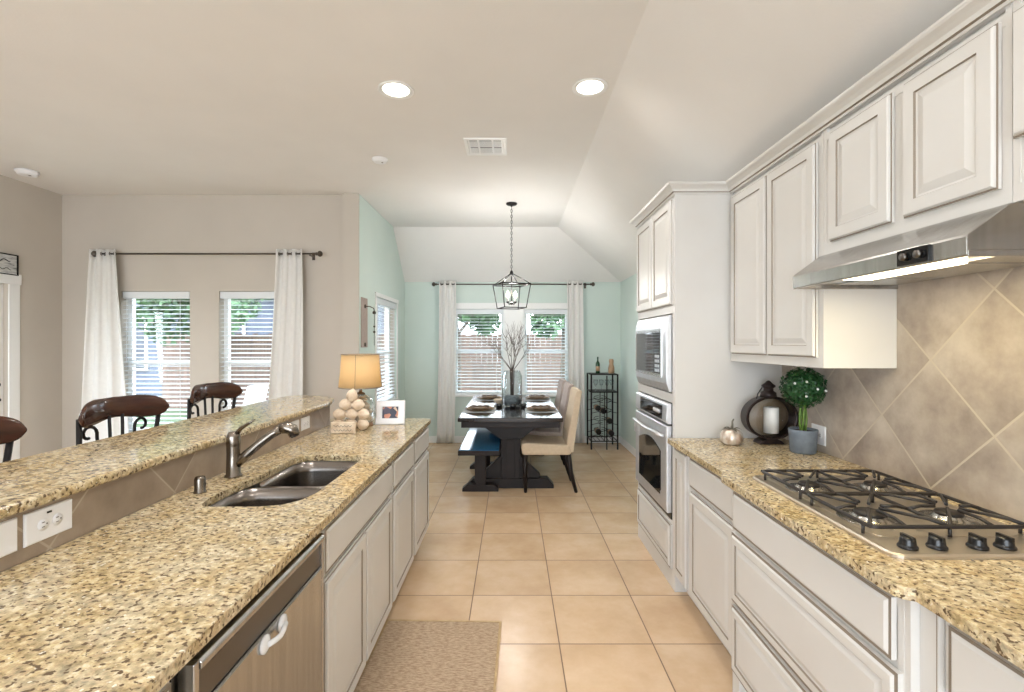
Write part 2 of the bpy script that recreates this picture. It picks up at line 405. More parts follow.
slabpoly(b, [(XS, YB, ZC), (XR, YB, ZL), (XR, YF, ZL), (XS, YS, ZC)], T)
slabpoly(b, [(XD-.166, YS, ZC), (XS, YS, ZC), (XR, YF, ZL), (XD-.166, YF, ZL)], T)
bmesh.ops.remove_doubles(b.bm, verts=b.bm.verts, dist=1e-5)
struct(b.build('ceiling'))
# baseboards
def baseboard(name, pts):
    b = MB().use(M['trim'])
    x0, y0, x1, y1 = pts
    b.box(x0, x1, y0, y1, 0, .10)
    struct(b.build(name, bevel=.005))
baseboard('baseboard_far', (XD, YF-.015, XR, YF))
baseboard('baseboard_right', (XR-.015, 3.74, XR, YF-.016))
baseboard('baseboard_dining_left', (XD, YW-.04, XD+.015, YF-.016))
baseboard('baseboard_window_side', (XL+.016, YW-.015, XD-.166, YW))
baseboard('baseboard_left', (XL, YB+.2, XL+.015, 3.5))

# ------------------------------------------------------------------ windows, blinds, curtains
def window(idx, axis, at, th, u0, u1, z0, z1, sgn):
    """axis: plane normal axis; at: room face; th: direction to outside"""
    w = thing('window_%d' % idx, None, None, ((u0+u1)/2, at, z0) if axis == 'Y' else (at, (u0+u1)/2, z0)); del w['label']; w['kind'] = 'structure'
    def bx(b, a0, a1, t0, t1, c0, c1):
        p, q = at+sgn*t0, at+sgn*t1
        if axis == 'Y': b.box(a0, a1, p, q, c0, c1)
        else: b.box(p, q, a0, a1, c0, c1)
    b = MB().use(M['trim']); f = .045
    for a in ((u0, u0+f, z0, z1), (u1-f, u1, z0, z1), (u0+f, u1-f, z1-f, z1), (u0+f, u1-f, z0, z0+f)): bx(b, a[0], a[1], .09, .14, a[2], a[3])
    struct(b.build('window_frame', None, w))
    zm = (z0+z1)/2
    b = MB().use(M['trim']); bx(b, u0+f, u1-f, .095, .135, zm-.025, zm+.025)
    struct(b.build('meeting_rail', None, w))
    b = MB().use(M['glass']); bx(b, u0+f, u1-f, .113, .117, z0+f, z1-f); struct(b.build('pane', None, w))
    b = MB().use(M['trim']); bx(b, u0+.002, u1-.002, -.02, .088, z0-.0, z0+.018); struct(b.build('window_sill', None, w))
    return w
def blind(axis, at, sgn, u0, u1, z0, z1, label, group=None, tilt=9, pitch=.046):
    u0 += .008; u1 -= .008
    bt = thing('window_blind', label, 'blind', ((u0+u1)/2, at, z0) if axis == 'Y' else (at, (u0+u1)/2, z0), group=group)
    def pt(u, t, z): return (u, at+sgn*t, z) if axis == 'Y' else (at+sgn*t, u, z)
    def bx(b, a0, a1, t0, t1, c0, c1):
        p, q = at+sgn*t0, at+sgn*t1
        if axis == 'Y': b.box(a0, a1, p, q, c0, c1)
        else: b.box(p, q, a0, a1, c0, c1)
    b = MB().use(M['blind']); bx(b, u0, u1, .004, .06, z1-.075, z1-.003); b.build('headrail', None, bt, bevel=.004)
    b = MB().use(M['blind']); n = int((z1-z0-.12)/pitch); c, s_ = math.cos(math.radians(tilt))*.025, math.sin(math.radians(tilt))*.025
    for i in range(n):
        z = z1-.10-i*pitch
        A = [pt(u0, .035-c, z-s_), pt(u1, .035-c, z-s_), pt(u1, .035+c, z+s_), pt(u0, .035+c, z+s_)]
        lo = [b.v(p) for p in A]; hi = [b.v((p[0], p[1], p[2]+.003)) for p in A]
        b.face(lo[::-1]); b.face(hi)
        for k in range(4): b.face([lo[k], lo[(k+1) % 4], hi[(k+1) % 4], hi[k]])
    b.build('slats', None, bt)
    b = MB().use(M['blind']); bx(b, u0, u1, .012, .058, z0+.022, z0+.045); b.build('bottom_rail', None, bt, bevel=.003)
    for u in (u0+.10, u1-.10): b = MB().use(M['blind']); b.tube([pt(u, .008, z0+.04), pt(u, .008, z1-.07)], .0022, 5); b.build('ladder_cord', None, bt)
    b = MB().use(M['plastic']); b.tube([pt(u0+.05, .002, z1-.08), pt(u0+.055, -.006, z1-.45), pt(u0+.053, -.006, z1-.75)], .003, 6); b.build('tilt_wand', None, bt)
    return bt
k = 1
labs = {1: 'white slatted blind in the left window behind the dining table', 2: 'white slatted blind in the window right of the table vase',
        3: 'white slatted blind on the sunlit side window of the mint wall', 4: 'wide white blind in the window beside the left room curtain, above the middle stool',
        5: 'white blind in the beige wall window nearer the mint room corner'}
for h in HF: window(k, 'Y', YF, .15, *h, 1); blind('Y', YF, 1, *h, labs[k], 'window blinds'); k += 1
for h in HL: window(k, 'X', XD, .15, *h, -1); blind('X', XD, -1, *h, labs[k], 'window blinds'); k += 1
for h in HW: window(k, 'Y', YW, .15, *h, 1); blind('Y', YW, 1, *h, labs[k], 'window blinds'); k += 1
# casing boards round the windows
def casing(name, axis, at, sgn, u0, u1, z0, z1, cw=.05, sill=True):
    b = MB().use(M['trim'])
    def bx(a0, a1, c0, c1, t=.014):
        p, q = at, at-sgn*t
        if axis == 'Y': b.box(a0, a1, p, q, c0, c1)
        else: b.box(p, q, a0, a1, c0, c1)
    bx(u0-cw, u0, z0, z1); bx(u1, u1+cw, z0, z1); bx(u0-cw-.01, u1+cw+.01, z1, z1+cw, .02)
    if sill: bx(u0-cw-.02, u1+cw+.02, z0-.03, z0, .03)
    struct(b.build(name, bevel=.003))
casing('trim_1', 'X', XD, -1, *HL[0], .05)
casing('trim_2', 'X', XL, -1, 3.62, 4.55, 0, 2.03, .10, False)
b = MB().use(M['trim']); b.box(-.97, .95, YF-.012, YF, 1.98, 2.07); struct(b.build('trim_3', bevel=.003))
b = MB().use(M['trim']); b.box(-.97, .95, YF-.05, YF, .685, .712); struct(b.build('trim_4', bevel=.004))
b = MB().use(M['trim']); b.box(-.12, .178, YF-.011, YF-.0005, .7125, 1.9795); struct(b.build('trim_5', bevel=.002))
# patio door
dr = thing('door_1', None, None, (XL, 4.085, 0)); del dr['label']; struct(dr)
b = MB().use(M['trim'])
for a in ((3.62, 3.74, 0.01, 2.03), (4.43, 4.55, .01, 2.03), (3.74, 4.43, 1.90, 2.03), (3.74, 4.43, .01, .25)): b.box(XL-.09, XL-.04, *a)
struct(b.build('door_stiles', None, dr, bevel=.004))
b = MB().use(M['glass']); b.box(XL-.068, XL-.062, 3.74, 4.43, .25, 1.90); struct(b.build('pane', None, dr))
b = MB().use(M['metalblk']); b.lathe([(.026, 0), (.026, .008), (.012, .012), (.012, .03)], (XL-.04, 4.49, .95), 14, axis='X'); b.tube([(XL-.012, 4.49, .95), (XL-.012, 4.40, .95)], .009, 8)
b.lathe([(.024, 0), (.024, .012)], (XL-.04, 4.49, 1.09), 14, axis='X'); struct(b.build('door_handle', None, dr))

def curtain(label, axis_u0, axis_u1, y, ztop, zbot, folds, flare=1.0, shift=0, group=None, amp=.022):
    t = thing('window_curtain', label, 'curtain', ((axis_u0+axis_u1)/2, y, zbot), group=group)
    b = MB().use(M['curtain']); nu, nv = folds*14, 16; w = axis_u1-axis_u0; cx = (axis_u0+axis_u1)/2; rows = []
    for j in range(nv+1):
        v = j/nv; z = ztop-(ztop-zbot)*v; sc = 1+(flare-1)*v; row = []
        for i in range(nu+1):
            u = i/nu; a = 2*PI*folds*u
            x = cx+(u-.5)*w*sc+shift*v**1.5+.006*math.sin(a*2+v*3); yy = y-math.cos(a)*amp*(.9+.25*math.sin(3*v+u*7))
            row.append(b.v((x, yy, z)))
        rows.append(row)
    for r0, r1 in zip(rows, rows[1:]):
        for i in range(nu): b.face([r0[i], r0[i+1], r1[i+1], r1[i]], True)
    o = b.build('cloth', None, t); sm = o.modifiers.new('s', 'SOLIDIFY'); sm.thickness = .003
    for i in range(folds*2):
        b = MB().use(M['rodmetal'])
        u = (i+.5)/(folds*2); x = cx+(u-.5)*w
        ring = [(x, y+.017*math.cos(a), ztop-.045+.017*math.sin(a)) for a in [2*PI*q/14 for q in range(14)]]
        b.tube(ring, .0035, 5, closed=True); b.build('grommet', None, t)
def rod(label, x0, x1, y, z, wall_y, group=None):
    t = thing('curtain_rod', label, 'curtain rod', ((x0+x1)/2, y, z), group=group)
    b = MB().use(M['rodmetal']); b.tube([(x0, y, z), (x1, y, z)], .009, 12); b.build('rod', None, t)
    for x, s in ((x0, -1), (x1, 1)):
        b = MB().use(M['rodmetal']); b.lathe([(.011, 0), (.02, .006), (.012, .014), (.016, .02), (.03, .035), (.032, .048), (.022, .064), (.004, .072)], (0, 0, 0), 14, axis='X')
        if s < 0: bmesh.ops.scale(b.bm, vec=(-1, 1, 1), verts=b.bm.verts)
        bmesh.ops.translate(b.bm, vec=(x, y, z), verts=b.bm.verts); b.build('finial', None, t)
    for x in (x0+.06, x1-.06):
        b = MB().use(M['rodmetal']); b.box(x-.008, x+.008, y, wall_y, z-.02, z-.011); b.box(x-.015, x+.015, wall_y-.005, wall_y, z-.05, z+.03); b.build('bracket', None, t)
curtain('white curtain left of the dining windows, hanging to the floor', px(439, 0, 7.08).x, px(456, 0, 7.08).x, 7.10, 2.385, .02, 3, 1.05, -.03)
curtain('white curtain right of the dining windows, behind the dining chairs', px(567, 0, 7.08).x, px(583, 0, 7.08).x, 7.10, 2.385, .02, 3, 1.05, .02)
rod('long dark curtain rod over the two dining windows', -1.10, 1.14, 7.10, 2.335, YF)
curtain('white curtain at the left end of the beige wall rod', px(91, 0, 5).x, px(117, 0, 5).x, 5.0, 2.44, .02, 3, 2.1, .03)
curtain('white curtain at the finial end of the beige wall rod', px(277, 0, 5).x, px(303, 0, 5).x, 5.0, 2.44, .02, 3, 1.5, -.08)
rod('long bronze curtain rod on the beige wall with round finials', -4.25, -2.02, 5.0, 2.395, YW)

# ------------------------------------------------------------------ ceiling fixtures
def can(x, y, label, on=True, p=7):
    t = thing('recessed_light', label, 'ceiling light', (x, y, ZC), group='recessed ceiling lights')
    b = MB().use(M['trim']); b.lathe([(.108, -.001), (.108, -.006), (.098, -.009), (.083, -.004), (.078, -.0015)], (x, y, ZC), 36); b.build('trim_ring', None, t)
    b = MB().use(M['lens']); b.lathe([(.0001, -.003), (.079, -.003), (.079, -.0012), (.0001, -.0012)], (x, y, ZC), 32); b.build('lens', None, t)
    light('can_glow', 'AREA', (x, y, ZC-.014), p, WARM, size=.15, spread=math.radians(150))
can(px(396, 0, 2.98).x, 2.98, 'glowing round recessed ceiling light over the sink counter, left of the vent')
can(px(590, 0, 2.95).x, 2.95, 'glowing round recessed ceiling light beside the ceiling slope, right of the vent')
can(-.95, 1.9, 'recessed ceiling light at the top edge of the picture, over the bar'); 
can(.40, .9, 'unseen recessed can added as fill light above and behind the camera on the cooktop side')  # added fill lamp out of view, brightens the kitchen
can(-.75, .2, 'unseen recessed can added as fill light above and behind the camera on the island side')  # second added fill lamp for the kitchen, also out of view
can(-3.2, 1.0, 'unseen recessed can added to brighten the room left of the bar')  # added lamp out of view, lifts the left room and its ceiling
can(-3.4, 2.6, 'unseen recessed can added to brighten the left room, just outside the left edge of the picture', p=12)  # stronger lamp added out of view to brighten the left wall
def disc(name, x, y, r, h, label, cat):
    t = thing(name, label, cat, (x, y, ZC))
    b = MB().use(M['plastic']); b.lathe([(r, -.0005), (r, -h*.4), (r*.85, -h*.55), (r*.8, -h*.9), (r*.6, -h), (.0001, -h)], (x, y, ZC), 28); b.build('cover', None, t)
    b = MB().use(M['slot']); b.lathe([(r*.12, -h*.98), (r*.12, -h-.002), (.0001, -h-.002)], (x+r*.3, y, ZC), 10); b.build('test_button', None, t)
disc('smoke_detector', px(380, 0, 4.10).x, 4.10, .066, .03, 'small round white smoke detector left of the ceiling vent', 'smoke detector')
disc('smoke_detector', -4.38, 4.39, .085, .04, 'round white smoke detector near the far left ceiling corner', 'smoke detector')
vx, vy = -.205, 3.84
t = thing('ceiling_vent', 'white rectangular ceiling air vent between the two recessed lights', 'vent', (vx, vy, ZC))
b = MB().use(M['trim']); W, D = .165, .165
b.panel((vx-W, vy+D, ZC-.0005), (1, 0, 0), (0, -1, 0), 2*W, 2*D, [(0, 0, 0), (.004, .009, 0), (.024, .012, 0), (.03, .004, 0)], M['trim'], M['trim']); b.build('frame', None, t)
xs = [-.13, -.055, .055, .13]
for i in range(3):
    for j in range(2):
        b = MB().use(M['slot']); a0, a1 = vx+xs[i]+.008, vx+xs[i+1]-.008; c0 = vy-.125+j*.13; c1 = c0+.115
        b.box(a0, a1, c0, c1, ZC-.007, ZC-.003); b.use(M['trim'])
        for q in range(5): yy = c0+.012+q*.023; b.box(a0, a1, yy, yy+.007, ZC-.012, ZC-.006)
        b.build('louver', None, t)

# pendant lantern
PX, PY = -.005, 5.40
t = thing('pendant_lantern', 'black open cage lantern hanging by a chain over the dining table', 'pendant light', (PX, PY, ZC))
b = MB().use(M['metalblk']); b.lathe([(.062, -.0005), (.062, -.012), (.05, -.022), (.012, -.028), (.008, -.04), (.0001, -.04)], (PX, PY, ZC), 24); b.build('canopy', None, t)
b = MB().use(M['metalblk']); z = ZC-.035; i = 0
while z > 2.27:
    pts = []
    for q in range(12):
        a = 2*PI*q/12; u, v = .009*math.cos(a), .019*math.sin(a)
        pts.append((PX+(u if i % 2 else 0), PY+(0 if i % 2 else u), z-.019+v))
    b.tube(pts, .0028, 5, closed=True); z -= .031; i += 1
b.build('chain', None, t)
zh, zt, zb = 2.255, 2.125, 1.865
b = MB().use(M['metalblk']); b.lathe([(.004, .03), (.014, .02), (.02, 0), (.012, -.02), (.005, -.03)], (PX, PY, zh), 14)
ct = [(PX+sx*.163, PY+sy*.163, zt) for sx, sy in ((-1, -1), (1, -1), (1, 1), (-1, 1))]; cb = [(PX+sx*.126, PY+sy*.126, zb) for sx, sy in ((-1, -1), (1, -1), (1, 1), (-1, 1))]
rz = math.radians(20); 
def rt(p): x, y = p[0]-PX, p[1]-PY; return (PX+x*math.cos(rz)-y*math.sin(rz), PY+x*math.sin(rz)+y*math.cos(rz), p[2])
ct = [rt(p) for p in ct]; cb = [rt(p) for p in cb]
for i in range(4):
    b.tube([ct[i], ct[(i+1) % 4]], .0075, 6); b.tube([cb[i], cb[(i+1) % 4]], .006, 6); b.tube([ct[i], cb[i]], .006, 6); b.tube([(PX, PY, zh), ct[i]], .005, 6)
b.build('cage', None, t)
b = MB().use(M['metalblk']); b.tube([(PX, PY, zh), (PX, PY, 1.93)], .006, 8); b.lathe([(.004, .0), (.02, .01), (.026, .022), (.01, .035)], (PX, PY, 1.90), 12)
b.build('stem', None, t)
for i in range(4):
    a = PI/4+i*PI/2; cx, cy = PX+.06*math.cos(a), PY+.06*math.sin(a)
    b = MB().use(M['metalblk']); b.tube([(PX, PY, 1.925), (PX+.035*math.cos(a), PY+.035*math.sin(a), 1.905), (cx, cy, 1.925)], .004, 6)
    b.lathe([(.004, 0), (.015, .006), (.016, .012), (.006, .014)], (cx, cy, 1.922), 10); b.use(M['candle']).lathe([(.009, .01), (.009, .055)], (cx, cy, 1.925), 10)
    arm = b.build('candle_arm', None, t)
    b = MB().use(M['bulb']); b.lathe([(.006, 0), (.017, .014), (.020, .030), (.012, .052), (.001, .07)], (cx, cy, 1.98), 10); b.build('bulb', None, t)
light('pendant_glow', 'POINT', (PX, PY, 2.05), 42, WARM, size=.06)

# ------------------------------------------------------------------ cabinets
DOOR = [(0, 0, 0), (0, .009, 0), (.005, .010, 1), (.006, .016, 0), (.010, .020, 0), (.050, .020, 0), (.053, .014, 1), (.060, .0125, 0), (.084, .019, 0), (.086, .0195, 0)]
DRAW = [(0, 0, 0), (0, .013, 0), (.008, .014, 1), (.016, .020, 0)]
DRAWP = [(0, 0, 0), (0, .013, 0), (.010, .014, 1), (.016, .020, 0), (.040, .020, 0), (.043, .014, 1), (.049, .0125, 0), (.068, .019, 0)]
def front(name, parent, X, sgn, y0, y1, z0, z1, prof=DOOR):
    """panel on a cabinet face at x=X whose outward normal is sgn*X"""
    b = MB()
    if sgn < 0: b.panel((X, y1, z0), (0, -1, 0), (0, 0, 1), y1-y0, z1-z0, prof, M['cab'], M['glaze'])
    else: b.panel((X, y0, z0), (0, 1, 0), (0, 0, 1), y1-y0, z1-z0, prof, M['cab'], M['glaze'])
    return b.build(name, None, parent)
CT = .884   # underside of the counters
# --- right side
t = thing('oven_cabinet', 'tall white oven cabinet tower at the far end of the cooktop wall', 'cabinet', (1.3, 3.30, 0))
b = MB().use(M['cab']); y0, y1 = 2.88, 3.72
X0 = .965
b.box(X0, XR-.002, y0, y0+.02, 0, 2.375); b.box(X0, XR-.002, y1-.02, y1, 0, 2.375); b.box(XR-.022, XR-.002, y0+.02, y1-.02, 0, 2.375)
b.box(X0, XR-.022, y0+.02, y1-.02, 2.34, 2.375); b.box(X0+.003, XR-.022, y0+.02, y1-.02, 1.66, 1.69); b.box(X0+.003, XR-.022, y0+.02, y1-.02, 1.13, 1.16); b.box(X0+.003, XR-.022, y0+.02, y1-.02, 0, .41)
b.box(X0, X0+.02, y0+.02, y0+.045, 0, 2.34); b.box(X0, X0+.02, y1-.045, y1-.02, 0, 2.34); b.box(X0, X0+.02, y0+.045, y1-.045, 1.655, 1.70); b.box(X0, X0+.02, y0+.045, y1-.045, 1.115, 1.172); b.box(X0, X0+.02, y0+.045, y1-.045, 0, .41)
b.box(X0+.001, X0+.02, y0+.045, y1-.045, 1.70, 2.34)
b.build('cabinet_body', None, t, bevel=.002)
front('door', t, X0, -1, y0+.025, 3.295, 1.705, 2.335); front('door', t, X0, -1, 3.303, y1-.025, 1.705, 2.335)
front('drawer_front', t, X0, -1, y0+.04, y1-.04, .12, .385, DRAWP)
# microwave
t = thing('built_in_microwave', 'stainless built-in microwave above the wall oven', 'microwave', (1.2, 3.30, 1.178))
y0, y1, z0, z1 = 2.935, 3.665, 1.178, 1.650
b = MB().use(M['black']); b.box(.985, 1.40, y0+.02, y1-.02, z0+.012, z1-.012); b.build('housing', None, t)
b = MB().use(M['oven_steel']); 
b.prism([(X0+.001, z0), (X0-.014, z0+.004), (X0-.030, z0+.05), (X0-.034, z0+.10), (X0-.034, z1-.11), (X0-.030, z1-.05), (X0-.014, z1-.004), (X0+.001, z1)], 'Y', y0, y1)
b.build('front_frame', None, t, bevel=.003)
b = MB().use(M['steel']); b.panel((X0-.034, y1-.03, z0+.085), (0, -1, 0), (0, 0, 1), y1-y0-.12, z1-z0-.17, [(0, 0, 0), (0, .006, 0), (.012, .006, 0), (.014, .003, 0)], M['steel'], M['steel'])
dd = b.build('door', None, t)
b = MB().use(M['blackglass']); b.box(X0-.0395, X0-.0375, y0+.24, y1-.05, z0+.105, z1-.105); b.build('window', None, dd)
b = MB().use(M['blackglass']); b.box(X0-.0395, X0-.0375, y0+.11, y0+.225, z0+.105, z1-.105); b.use(M['oven_steel'])
for i in range(4):
    for j in range(3): b.box(X0-.041, X0-.039, y0+.125+j*.033, y0+.147+j*.033, z0+.115+i*.03, z0+.133+i*.03)
b.build('control_panel', None, t)
# oven
t = thing('wall_oven', 'stainless wall oven with curved bar handle under the microwave', 'oven', (1.2, 3.30, .42))
b = MB().use(M['black']); b.box(.986, 1.50, 2.955, 3.645, .425, 1.10); b.box(X0-.006, X0, 2.93, 3.67, .412, .448); b.build('housing', None, t)
b = MB().use(M['oven_steel']); b.prism([(X0+.0, .985), (X0-.02, .985), (X0-.034, 1.0), (X0-.028, 1.10), (X0-.02, 1.11), (X0+.0, 1.11)], 'Y', 2.935, 3.665); cp = b.build('control_panel', None, t, bevel=.003)
b = MB().use(M['blackglass']); b.box(X0-.036, X0-.0315, 3.02, 3.52, 1.005, 1.09); b.build('display', None, cp)
for i in range(4):
    b = MB().use(M['oven_steel']); b.lathe([(.013, 0), (.013, -.010), (.0001, -.012)], (X0-.0345, 3.06+i*.035, 1.048), 12, axis='X'); b.build('button', None, cp)
b = MB(); U = .14
b.panel((X0, 3.665, .45), (0, -1, 0), (0, 0, 1), .73, .525, [(0, 0, 0), (0, .026, 0), (.006, .034, 0), (.10, .036, 0), (.104, .030, 0)], M['oven_steel'], M['oven_steel'])
od = b.build('door', None, t, bevel=.002)
def arcpts(c, r, a0, a1, n): return [(c[0]+r*math.cos(a0+(a1-a0)*i/n), c[1]+r*math.sin(a0+(a1-a0)*i/n)) for i in range(n+1)]
pts = [(3.05, .53), (3.55, .53), (3.55, .80)]+[(3.55-.5*i/10, .80+.05*math.sin(PI*i/10)) for i in range(1, 10)]+[(3.05, .80)]
b = MB().use(M['blackglass']); b.prism(pts, 'X', X0-.0375, X0-.031); b.build('window', None, od)
b = MB().use(M['oven_steel']); hp = [(X0-.036, 3.62, .905), (X0-.065, 3.60, .915)]+[(X0-.066, 3.56-.52*i/8, .918-.012*math.sin(PI*i/8)) for i in range(9)]+[(X0-.065, 3.0, .915), (X0-.036, 2.98, .905)]
b.tube(hp, .012, 10); b.build('handle', None, od)

def base_cab(label, X, sgn, y0, y1, items, depth=.60, toe=True, group=None, extra=None, legs=False):
    back = X-sgn*depth
    t = thing('base_cabinet', label, 'cabinet', ((X+back)/2, (y0+y1)/2, 0), group=group)
    b = MB().use(M['cab'])
    xa, xb = sorted((X-sgn*.001, back)); th = .018
    zb = .11 if toe else 0
    b.box(xa, xb, y0, y0+th, zb, CT); b.box(xa, xb, y1-th, y1, zb, CT); b.box(xa, xb, y0+th, y1-th, zb, zb+th)
    xx = sorted((back, back+sgn*.012)); b.box(*xx, y0+th, y1-th, zb+th, CT)
    # face frame
    f = sorted((X, X-sgn*.018))
    b.box(*f, y0+th, y1-th, CT-.04, CT-.0005); b.box(*f, y0+th, y0+.035, zb+th, CT-.04); b.box(*f, y1-.035, y1-th, zb+th, CT-.04)
    b.box(*sorted((X-sgn*.003, X-sgn*.016)), y0+.035, y1-.035, zb+th, CT-.04)
    b.build('cabinet_body', None, t)
    if toe:
        b = MB().use(M['cab']); b.box(*sorted((X-sgn*.07, X-sgn*.085)), y0, y1, 0, .1095); b.build('toe_kick', None, t)
    if legs:
        for ya, yb in ((y0+.001, y0+.061), (y1-.061, y1-.001)):
            b = MB().use(M['cab']); b.prism([(X, 0), (X, .1095), (X-sgn*.05, .1095), (X-sgn*.05, .03), (X-sgn*.03, 0)], 'Y', ya, yb); b.build('foot', None, t)
    for it in items:
        kind, a, c, z0, z1 = it
        front({'D': 'door', 'W': 'drawer_front', 'P': 'drawer_front'}[kind], t, X, sgn, a, c, z0, z1, {'D': DOOR, 'W': DRAW, 'P': DRAWP}[kind])
    return t
XF = .965; XB = .93
dz = (.125, .685); wz = (.71, .862)
base_cab('narrow white base cabinet with one slim door beside the wall oven', XF, -1, 2.62, 2.878, [('D', 2.65, 2.86, .125, .862)], depth=.64)
base_cab('white base cabinet with one drawer over one door, between slim cabinet and cooktop drawers', XF, -1, 2.055, 2.618, [('D', 2.075, 2.60, *dz), ('W', 2.075, 2.60, *wz)], depth=.64)
base_cab('wide white drawer base bumped out under the cooktop', XB, -1, 1.135, 2.05, [('W', 1.175, 2.015, *wz), ('P', 1.155, 2.03, .405, .69), ('P', 1.155, 2.03, .115, .39)], depth=.675, legs=True)
b = MB().use(M['cab']); b.box(XB+.022, XF+.6, 1.085, 1.134, .0, CT); b.use(M['glaze']); b.box(XB+.0215, XB+.03, 1.088, 1.090, .1, CT)
tag(b.build('filler_strip'), 'narrow grey-white filler post beside the cooktop drawers, nearest the camera', 'cabinet filler')
base_cab('white base cabinet with drawer and door at the bottom right corner of the picture', XF, -1, .46, 1.083, [('W', .50, 1.06, *wz), ('D', .50, .775, *dz), ('D', .785, 1.06, *dz)], depth=.64)
# --- upper cabinets
XU = 1.295
def upper(label, y0, y1, z0, doors):
    t = thing('wall_cabinet', label, 'cabinet', (1.45, (y0+y1)/2, z0))
    b = MB().use(M['cab']); th = .018; z1 = 2.36
    b.box(XU, XR-.002, y0, y0+th, z0, z1); b.box(XU, XR-.002, y1-th, y1, z0, z1); b.box(XU+.018, XR-.002, y0+th, y1-th, z0+.012, z0+.03); b.box(XU+.018, XR-.002, y0+th, y1-th, z1-th, z1)
    b.box(XR-.014, XR-.002, y0+th, y1-th, z0+.03, z1-th); b.box(XU, XU+.018, y0+th, y1-th, z0, z0+.045); b.box(XU, XU+.018, y0+th, y1-th, z1-.05, z1-th); b.box(XU+.002, XU+.018, y0+th, y1-th, z0+.045, z1-.05)
    b.build('cabinet_body', None, t)
    for a, c, e in doors: front('door', t, XU, -1, a, c, e, 2.325)
upper('tall white wall cabinet with two doors next to the oven tower', 2.02, 2.878, 1.372, [(2.055, 2.440, 1.415), (2.455, 2.845, 1.415)])
upper('short white wall cabinet with two doors over the range hood', 1.258, 2.018, 1.84, [(1.285, 1.595, 1.885), (1.645, 1.965, 1.885)])
upper('white wall cabinet cut off at the top right corner, nearest the camera', .45, 1.256, 1.84, [(.49, .84, 2.0), (.87, 1.247, 2.0)])
# crown along all of the cabinet tops
prof = [(0, 0), (.008, 0), (.010, .010), (.018, .014), (.022, .030), (.034, .044), (.048, .054), (.052, .062), (.052, .072), (0, .072)]
path = [(XU, .45), (XU, 2.862), (X0, 2.862), (X0, 3.72+.018), (XR-.004, 3.738)]
path = [(XU, .45), (XU, 2.88), (X0, 2.88), (X0, 3.72), (1.53, 3.72)]
b = MB(); rows = []
def nrm(a, c): d = Vector((c[0]-a[0], c[1]-a[1])).normalized(); return Vector((-d.y, d.x))
for i, p in enumerate(path):
    if i == 0: o = nrm(p, path[1])
    elif i == len(path)-1: o = nrm(path[i-1], p)
    else:
        n1, n2 = nrm(path[i-1], p), nrm(p, path[i+1]); o = (n1+n2)/(1+n1.dot(n2))
    rows.append([b.v((p[0]+o.x*(u+.0005), p[1]+o.y*(u+.0005), 2.358+z*.84)) for u, z in prof])
for r0, r1 in zip(rows, rows[1:]):
    for j in range(len(prof)):
        b.use(M['glaze'] if j in (2,) else M['cab']); b.face([r0[j], r0[(j+1) % len(prof)], r1[(j+1) % len(prof)], r1[j]])
b.use(M['cab']); b.face(rows[0]); b.face(rows[-1][::-1])
tag(b.build('crown_molding'), 'white crown molding with dark glaze line running along the cabinet tops', 'molding')

# ------------------------------------------------------------------ countertops
def slab_holes(b, outer, holes, z0, z1, inner_m=None, edge_m=None):
    es = []; loops = []
    for lp in [outer]+holes:
        vs = [b.v((p[0], p[1], z1)) for p in lp]; loops.append(vs)
        for i in range(len(vs)): es.append(b.bm.edges.new((vs[i], vs[(i+1) % len(vs)])))
    r = bmesh.ops.triangle_fill(b.bm, use_beauty=True, use_dissolve=False, edges=es, normal=(0, 0, 1))
    tops = [g for g in r['geom'] if isinstance(g, bmesh.types.BMFace)]
    for f in tops: f.material_index = b.mi
    low = {}
    for lp in loops:
        for v in lp: low[v] = b.v((v.co.x, v.co.y, z0))
    for f in tops: b.face([low[v] for v in reversed(list(f.verts))])
    for lp in loops:
        for i in range(len(lp)): b.face([lp[i], lp[(i+1) % len(lp)], low[lp[(i+1) % len(lp)]], low[lp[i]]])
def rrect(x0, x1, y0, y1, r, n=5):
    pts = []
    for cx, cy, a in ((x1-r, y1-r, 0), (x0+r, y1-r, PI/2), (x0+r, y0+r, PI), (x1-r, y0+r, 3*PI/2)):
        for i in range(n+1): q = a+PI/2*i/n; pts.append((cx+r*math.cos(q), cy+r*math.sin(q)))
    return pts
GT = .914
XK = -1.256; YE = 3.64
# island counter with sink cut-out
sink = [(-1.085, 1.70), (-1.06, 1.675), (-.87, 1.675), (-.80, 1.695), (-.755, 1.75), (-.735, 1.83), (-.730, 2.34), (-.742, 2.40), (-.78, 2.43), (-.85, 2.44), (-.99, 2.44), (-1.035, 2.43), (-1.062, 2.38), (-1.068, 2.28), (-1.072, 2.05), (-1.095, 1.92), (-1.10, 1.76)]
b = MB().use(M['granite'])
outer = [(-.60, .25), (-.60, YE-.05)]+arcpts((-.65, YE-.05), .05, 0, PI/2, 5)[1:]+[(-1.46, YE), (-1.46, 3.36), (XK, 3.36), (XK, .25)]
slab_holes(b, outer, [sink], CT, GT)
tag(b.build('island_countertop', bevel=.009, seg=3), 'speckled gold granite countertop of the island around the sink', 'countertop')
# right counter
b = MB().use(M['granite'])
rc = [(XR-.002, .40), (XR-.002, 2.878), (.92, 2.878), (.92, 2.13)]+[(.920-.03*(.5-.5*math.cos(PI*i/6)), 2.13-.07*i/6) for i in range(1, 7)]+[(.89, 1.165), (.893, 1.14), (.905, 1.122), (.925, 1.112), (.925, .40)]
slab_holes(b, rc, [rrect(1.03, 1.47, 1.30, 2.0, .02, 3)], CT, GT)
tag(b.build('cooktop_countertop', bevel=.009, seg=3), 'speckled gold granite countertop under the gas cooktop', 'countertop')
